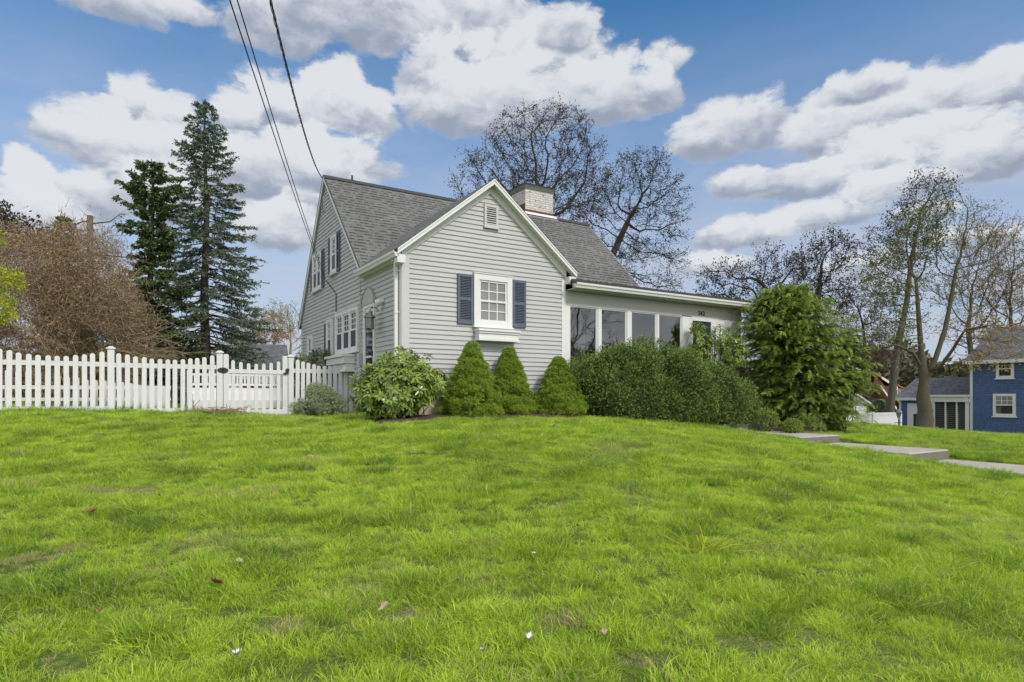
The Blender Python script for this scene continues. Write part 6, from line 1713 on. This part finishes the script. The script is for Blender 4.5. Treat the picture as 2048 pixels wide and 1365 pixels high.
# mulch beds (structure: soil)
def bed(name, t0, t1, s0, s1, lab=None):
    nx, ny = 40, 14; T, S_ = np.meshgrid(np.linspace(t0, t1, nx), np.linspace(s0, s1, ny)); x = P0[0] + T * RV[0] + S_ * LV[0]; y = P0[1] + T * RV[1] + S_ * LV[1]
    z = gz(x.ravel(), y.ravel()).reshape(x.shape) + .03 * np.sin(np.pi * (S_ - s0) / (s1 - s0)) ** .5 + .012 + fnoise(x, y, 9, 5) * .03
    e = (T <= t0) | (T >= t1) | (S_ <= s0) | (S_ >= s1); z = np.where(e, z - .08, z)
    i = (np.arange(ny - 1)[:, None] * nx + np.arange(nx - 1)[None, :]).ravel()
    npobj(name, np.c_[x.ravel(), y.ravel(), z.ravel()], [np.c_[i, i + 1, i + nx + 1, i + nx]], MT['mulch'], smooth=True, kind='structure')
bed('soil_bed', -1.0, 7.7, -1.35, -.02); bed('soil_bed', 9.35, 11.6, -2.9, -.3)
# brush pile and clippings by the gate
p = Hd(t_px(432, SF - .5), SF - .5); r = np.random.default_rng(130); n = 260
c = r.normal(size=(n, 3)) * [.28, .14, .05] + [0, 0, .07]; d = unit(r.normal(size=(n, 3)) * [1, .7, .35]); L = r.uniform(.1, .35, n)[:, None]
root = empty('brush_pile', p, HANG, label='small heap of brown pruned twigs beside the gate hinge post', cat='brush heap')
fb = FB(); fb.add(*tubes(c - d * L / 2, c + d * L / 2, np.full(n, .007), np.full(n, .004), 4)); fb.build('twigs', MT['bark_tan'], root)
# distant belt of trees closing the horizon
r = np.random.default_rng(140); n = 90000
a = r.uniform(-64, 64, n) * math.pi / 180; Rd = r.uniform(88, 112, n); x = Rd * np.sin(a); y = Rd * np.cos(a)
hgt = 3.2 + 5.0 * fnoise(a * 20 + 50, a * 0 + 3, 1.0, 6); z = -2 + (hgt + 2) * r.random(n) ** .8
q = rv(n); fb = FB(); fb.add(*rhombs(np.stack([x, y, z], 1), q, unit(np.cross(q, rv(n))), .9 * r.uniform(.5, 1.4, n), .5)); fb.build('distant_woods', MT['leaf_far'], None, kind='stuff')
# trees behind the camera, mirrored in the porch glass
for k, (x, y, s_) in enumerate(((20.5, 8.0, 151), (23.5, 4.5, 152))):
    zb_ = -1.6
    bare_tree('street_tree', ['bare street tree reflected in the left porch window', 'second bare street tree reflected in the porch glass, farther right'][k], 'tree', (x, y, zb_), [np.array([x, y, zb_]), np.array([x, y, 1.4])],
              [(np.array([x, y, 6.4]), np.array([3.4, 3.4, 4.6]))], 420, 'bud_oak', 'bark_dark', step=.4, dk=.6, twigs=3, buds=0, r0=.18, seed=s_, twr=.008, tip=.009, up=.2)

# ------------------------------------------------------------------ lawn: tufts scattered by geometry nodes (one object, stuff)
def grassmat():
    m = bpy.data.materials.new('grass_blades'); m.use_nodes = True; t = m.node_tree
    b = t.nodes['Principled BSDF']; b.inputs['Roughness'].default_value = .55; b.inputs['Specular IOR Level'].default_value = .3
    at = N(t, 'ShaderNodeAttribute', attribute_type='INSTANCER', attribute_name='tint')
    bt = N(t, 'ShaderNodeAttribute', attribute_type='GEOMETRY', attribute_name='blade')
    s = N(t, 'ShaderNodeSeparateXYZ'); t.links.new(at.outputs['Vector'], s.inputs[0])
    bs_ = N(t, 'ShaderNodeSeparateXYZ'); t.links.new(bt.outputs['Vector'], bs_.inputs[0])
    f = M_(t, 'ADD', s.outputs[0], M_(t, 'MULTIPLY', M_(t, 'SUBTRACT', bs_.outputs[0], .5), .55), clamp=True)
    o = RAMP(t, f, [(0.0, (.12, .22, .026)), (.32, (.265, .41, .03)), (.68, (.42, .59, .036)), (1.0, (.60, .74, .07))])
    # dry blades
    dry = M_(t, 'GREATER_THAN', M_(t, 'ADD', bs_.outputs[1], s.outputs[1]), .965)
    o = MIX(t, dry, o, (.52, .44, .22))
    # pale lower stems
    o = MIX(t, M_(t, 'MULTIPLY', M_(t, 'SUBTRACT', 1.0, bs_.outputs[2]), .30), o, (.20, .22, .07))
    t.links.new(o, b.inputs['Base Color'])
    tr = N(t, 'ShaderNodeBsdfTranslucent'); t.links.new(o, tr.inputs[0])
    mx = N(t, 'ShaderNodeMixShader'); mx.inputs[0].default_value = .35
    t.links.new(b.outputs[0], mx.inputs[1]); t.links.new(tr.outputs[0], mx.inputs[2]); t.links.new(mx.outputs[0], t.nodes['Material Output'].inputs[0])
    return m
GM = grassmat()
def tuft(n, R, h0, h1, w, lean, seed):
    r = np.random.default_rng(seed); rr = R * np.sqrt(r.random(n)); a = r.uniform(0, 6.283, n)
    P = np.stack([rr * np.cos(a), rr * np.sin(a), np.full(n, -.01)], 1)
    h = r.uniform(h0, h1, n); la = a + r.normal(size=n) * 1.2; ln = np.abs(r.normal(size=n)) * lean + rr / R * lean * .5
    D = np.stack([np.cos(la), np.sin(la)], 1); s = np.stack([-D[:, 1], D[:, 0], np.zeros(n)], 1)
    ta = r.uniform(0, 6.283, n); s = unit(np.stack([np.cos(ta), np.sin(ta), r.normal(size=n) * .2], 1))
    ww = w * r.uniform(.6, 1.2, n)
    V = []
    for u, wk in ((0, .8), (.38, 1.0), (.72, .75)):
        c = P + np.stack([D[:, 0] * ln * h * u ** 1.8, D[:, 1] * ln * h * u ** 1.8, h * u * (1 - .25 * np.minimum(ln, 1.2) * u)], 1)
        V += [c - s * (ww * wk)[:, None] / 2, c + s * (ww * wk)[:, None] / 2]
    V.append(P + np.stack([D[:, 0] * ln * h, D[:, 1] * ln * h, h * (1 - .25 * np.minimum(ln, 1.2) - .05)], 1))
    V = np.stack(V, 1).reshape(-1, 3); i = np.arange(n)[:, None] * 7
    Q = np.concatenate([i + np.array([[0, 1, 3, 2]]), i + np.array([[2, 3, 5, 4]])]); T = i + np.array([[4, 5, 6]])
    bl = np.repeat(np.stack([r.random(n), r.random(n)], 1), 7, 0); ht = np.tile([0, 0, .4, .4, .75, .75, 1.0], n)
    return V, Q, T, np.c_[bl, ht]
NV = 10
TV, TQ, TT, TA_, TI = [], [], [], [], []; off = 0
for k in range(NV):
    V, Q, T, A_ = tuft(58, .085, .033 + .004 * (k % 3), .080 + .012 * (k % 4), .0036, .55 + .12 * (k % 3), 500 + k)
    TV.append(V); TQ.append(Q + off); TT.append(T + off); TA_.append(A_); TI.append(np.full(len(V), k)); off += len(V)
def scatter(dens, y0, y1, wid):
    """points per m2 as a function of distance"""
    out = []
    ys = np.arange(y0, y1, .25)
    for y in ys:
        w0 = -.86 * (y + .3) - .5; w1 = .86 * (y + .3) + .5
        m = rng.poisson(dens(y) * .25 * (w1 - w0)); out.append(np.stack([rng.uniform(w0, w1, m), rng.uniform(y, y + .25, m)], 1))
    return np.concatenate(out)
def ground_pt0(px, py):
    for Y in np.linspace(2.2, 40, 700):
        p = pt(px, py, Y)
        if p[2] <= Hs(p[0], p[1]): return (p[0], p[1], p[2], .10 + .012 * Y)
pts = scatter(lambda y: min(260, 2300 / y) if y < 15 else max(12, 150 * (15 / y) ** 2), 2.3, 34, 0)
x, y = pts[:, 0], pts[:, 1]
t = (x - P0[0]) * RV[0] + (y - P0[1]) * RV[1]; s = (x - P0[0]) * LV[0] + (y - P0[1]) * LV[1]
k = ~((t > -.05) & (t < 10.6) & (s > -.25) & (s < 9.2))                      # house
k &= ~((t > -1.0) & (t < 7.7) & (s > -1.28 + .12 * np.sin(t * 3)) & (s < 0))                     # bed
k &= ~((t > 9.35) & (t < 11.6) & (s > -2.85) & (s < 0))
k &= ~in_path(x, y, -.02)
k &= (y < 20) | (x > 4)
k &= ~((y > 15.5) & (x < 5))
x, y, t, s = x[k], y[k], t[k], s[k]
z = gz(x, y)
far = np.hypot(x, y)
bare = fnoise(x, y, 1.15, 21, 2) > .80
kk = ~(bare & (rng.random(len(x)) < .7)); x, y, t, s, z, far = x[kk], y[kk], t[kk], s[kk], z[kk], far[kk]
lush = fnoise(x, y, .55, 31, 4); clump = fnoise(x, y, 3.6, 33, 3)
sc = (.55 + .85 * np.clip((clump - .35) * 2.4, 0, 1)) * (1 + .015 * far) * rng.uniform(.72, 1.12, len(x))
fenceline = (np.abs(s - SF) < .22) & (t < .2); sc = np.where(fenceline & (rng.random(len(x)) < .5), sc * 1.7, sc)
edge = ((np.abs(t - 7.7) < .12) & (s < -1.5)); sc = np.where(edge, sc * 1.25, sc)
tint = np.clip(.60 + (lush - .5) * .55 + (fnoise(x, y, 4.5, 41, 3) - .5) * 1.0 - (clump - .5) * .8 + rng.normal(size=len(x)) * .15, 0, 1)
tint = np.where(fenceline, tint * .5, tint)
spots = [ground_pt0(q[0], q[1]) for q in ((275, 985), (40, 1148), (560, 1265), (215, 985), (1120, 1255), (1290, 1330), (60, 1130), (1480, 1290), (120, 1345))]
dspot = np.min([np.hypot((x - q[0]) / 1.4, y - q[1]) / q[3] for q in spots], 0)
sc = np.where(dspot < 1, sc * .62, sc)
dry = np.clip((fnoise(x, y, 1.3, 51, 2) - .62) * 1.2, 0, .30) + .80 * (dspot < .8)
# one noticeably coarse, pale tuft on the right and darker deep tussocks in front
sp_ = [(*pt(1412, 1108, 2.55)[:2], 0)]
nP = len(x)
idx = rng.integers(0, NV, nP)
PV = np.stack([x, y, z], 1)
V = np.concatenate([np.concatenate(TV), PV]); nT = off
me = bpy.data.meshes.new('grass')
me.vertices.add(len(V)); me.vertices.foreach_set('co', V.astype(np.float32).ravel())
Q, T = np.concatenate(TQ), np.concatenate(TT)
tot = np.r_[np.full(len(Q), 4), np.full(len(T), 3)].astype(np.int32); vi = np.r_[Q.ravel(), T.ravel()].astype(np.int32)
me.loops.add(len(vi)); me.loops.foreach_set('vertex_index', vi); me.polygons.add(len(tot))
stt = np.zeros(len(tot), np.int32); stt[1:] = np.cumsum(tot)[:-1]; me.polygons.foreach_set('loop_start', stt); me.update(calc_edges=True)
def attr(nm, ty, arr, fld):
    a = me.attributes.new(nm, ty, 'POINT'); a.data.foreach_set(fld, np.ascontiguousarray(arr).ravel())
attr('kind_id', 'INT', np.r_[np.concatenate(TI), np.full(nP, -1)].astype(np.int32), 'value')
attr('variant', 'INT', np.r_[np.zeros(nT), idx].astype(np.int32), 'value')
attr('size', 'FLOAT', np.r_[np.zeros(nT), sc].astype(np.float32), 'value')
rot = np.zeros((nT + nP, 3), np.float32); rot[nT:, 2] = rng.uniform(0, 6.283, nP); rot[nT:, 0] = rng.normal(size=nP) * .10; rot[nT:, 1] = rng.normal(size=nP) * .10
attr('turn', 'FLOAT_VECTOR', rot, 'vector')
tn = np.zeros((nT + nP, 3), np.float32); tn[nT:, 0] = tint; tn[nT:, 1] = dry; attr('tint', 'FLOAT_VECTOR', tn, 'vector')
bb3 = np.zeros((nT + nP, 3), np.float32); bb3[:nT] = np.concatenate(TA_); attr('blade', 'FLOAT_VECTOR', bb3, 'vector')
me.materials.append(GM)
go_ = bpy.data.objects.new('grass', me); COL.objects.link(go_); tag(go_, 'short bright green lawn grass covering the slope', 'grass', kind='stuff')
ng = bpy.data.node_groups.new('grass_scatter', 'GeometryNodeTree')
ng.interface.new_socket('Geometry', in_out='INPUT', socket_type='NodeSocketGeometry'); ng.interface.new_socket('Geometry', in_out='OUTPUT', socket_type='NodeSocketGeometry')
gi, gout = N(ng, 'NodeGroupInput'), N(ng, 'NodeGroupOutput')
def named(nm, ty):
    n = N(ng, 'GeometryNodeInputNamedAttribute', data_type=ty); n.inputs[0].default_value = nm; return n.outputs[0]
def cmpi(a, v):
    n = N(ng, 'FunctionNodeCompare', data_type='INT', operation='EQUAL'); ng.links.new(a, n.inputs[2]); n.inputs[3].default_value = v; return n.outputs[0]
def sepg(g, sel, dom='POINT'):
    n = N(ng, 'GeometryNodeSeparateGeometry', domain=dom); ng.links.new(g, n.inputs[0]); ng.links.new(sel, n.inputs[1]); return n.outputs[0]
kid = named('kind_id', 'INT')
pnts = sepg(gi.outputs[0], cmpi(kid, -1))
g2i = N(ng, 'GeometryNodeGeometryToInstance')
for k in range(NV): ng.links.new(sepg(gi.outputs[0], cmpi(kid, k)), g2i.inputs[0])
iop = N(ng, 'GeometryNodeInstanceOnPoints')
ng.links.new(pnts, iop.inputs['Points']); ng.links.new(g2i.outputs[0], iop.inputs['Instance']); iop.inputs['Pick Instance'].default_value = True
ng.links.new(named('variant', 'INT'), iop.inputs['Instance Index'])
e2r = N(ng, 'FunctionNodeEulerToRotation'); ng.links.new(named('turn', 'FLOAT_VECTOR'), e2r.inputs[0]); ng.links.new(e2r.outputs[0], iop.inputs['Rotation'])
ng.links.new(named('size', 'FLOAT'), iop.inputs['Scale'])
ng.links.new(iop.outputs[0], gout.inputs[0])
gmod = go_.modifiers.new('scatter', 'NODES'); gmod.node_group = ng

# coarse pale tussock on the lawn's right side
def ground_pt(px, py):
    """where the line of sight meets the lawn"""
    lo, hi = 2.0, 40.0
    for Y in np.linspace(2.2, 40, 900):
        p = pt(px, py, Y)
        if p[2] <= Hs(p[0], p[1]): return p
    return pt(px, py, 20)
p = ground_pt(1412, 1112)
V, Q, T, A_ = tuft(70, .09, .10, .24, .007, 1.1, 777)
tus = npobj('grass_tussock', V, [Q, T], MT['leaf_yellowgreen'], label='coarse pale green grass tussock on the right part of the lawn', cat='grass tuft'); tus.location = (p[0], p[1], Hs(p[0], p[1])); tus.scale = (1.5, 1.5, 1.15)

# dead leaves and scraps lying on the lawn
def leafmesh(name, m, size, seed, p, lab, grp=None, curl=.25):
    r = np.random.default_rng(seed); n = 11; a = np.linspace(0, 2 * math.pi, n * 2, endpoint=False)
    rad = size * (.5 + .28 * (np.arange(n * 2) % 2) + r.uniform(-.1, .1, n * 2)) * (1 - .35 * np.abs(np.sin(a)))
    x = rad * np.cos(a); y = rad * np.sin(a); z = curl * (np.abs(y) * 1.6 + x * x / size) + r.normal(size=n * 2) * size * .06
    V = np.r_[[[0, 0, 0]], np.c_[x, y, z]]; i = np.arange(n * 2); Fc = np.c_[np.zeros(n * 2, int), i + 1, (i + 1) % (n * 2) + 1]
    o = npobj(name, V, [Fc], MT[m], label=lab, cat='leaf' if 'leaf' in name else 'scrap', group=grp)
    o.location = (p[0], p[1], Hs(p[0], p[1]) + .052 + .02 * r.random()); o.rotation_euler = (r.normal() * .35, r.normal() * .35, r.uniform(0, 6.28)); return o
big = [(537, 884, 'dead_leaf_pale', .075, 'pale tan curled oak leaf on the upper lawn in front of the gate'),
       (622, 926, 'dead_leaf_pale', .06, 'pale upright dead leaf below the gate leaf, in the middle upper lawn'),
       (182, 1041, 'dead_leaf_brown', .065, 'reddish brown dead leaf lying on the left part of the lawn'),
       (431, 1192, 'dead_leaf_brown', .06, 'dark brown jagged dead leaf in the lower left lawn'),
       (1391, 1090, 'dead_leaf_pale', .055, 'tan dead leaf just behind the coarse grass tussock'),
       (1110, 860, 'dead_leaf_pale', .07, 'pale dead leaf on the lawn in front of the right dwarf spruce'),
       (1265, 874, 'dead_leaf_pale', .06, 'tan dead leaf on the lawn in front of the yew mass'),
       (1705, 912, 'dead_leaf_pale', .06, 'pale dead leaf on the grass just below the middle walk slab'),
       (1618, 893, 'dead_leaf_pale', .05, 'small pale dead leaf below the upper walk slab'),
       (692, 852, 'dead_leaf_pale', .08, 'pair sized pale dead leaf on the lawn in front of the corner rhododendron'),
       (770, 1245, 'dead_leaf_pale', .05, 'tan dead leaf low on the lawn, left of centre')]
for i, (px, py, m, sz_, lb) in enumerate(big): leafmesh('dead_leaf', m, sz_ * 1.25, 900 + i, ground_pt(px, py), lb, curl=.5)
for i, (px, py, sz_, lb) in enumerate([(1060, 1300, .05, 'crumpled whitish dry scrap at the bottom centre of the lawn'), (474, 1340, .04, 'small white scrap at the bottom left edge of the lawn'),
                                       (898, 918, .045, 'white scrap beside a yellow stalk in the middle of the upper lawn'), (1068, 1128, .03, 'tiny white petal shaped scrap right of the lawn centre'), (962, 1328, .025, 'tiny white scrap left of the crumpled one')]):
    leafmesh('white_scrap', 'paper_white', sz_, 940 + i, ground_pt(px, py), lb, curl=.9)
r = np.random.default_rng(960); seen = set()
for i in range(60):
    px, py = r.uniform(30, 1700), 838 + 60 * r.random() ** 1.3 if i < 30 else r.uniform(900, 1330)
    pale = r.random() < .6; p = ground_pt(px, py)
    lb = '%s dead leaf on the %s lawn, %s' % ('pale' if pale else 'reddish brown', 'far' if py < 858 else 'upper' if py < 920 else 'middle' if py < 1100 else 'front',
        ['at the left edge', 'left of the gate', 'below the gate', 'below the gable window', 'below the porch windows', 'towards the walk'][min(5, int(px / 290))])
    if lb in seen or len(seen) > 26: continue
    seen.add(lb)
    leafmesh('dead_leaf', 'dead_leaf_pale' if pale else 'dead_leaf_brown', r.uniform(.028, .045), 1000 + i, p, lb, 'small dead leaves scattered over the lawn', curl=.5)
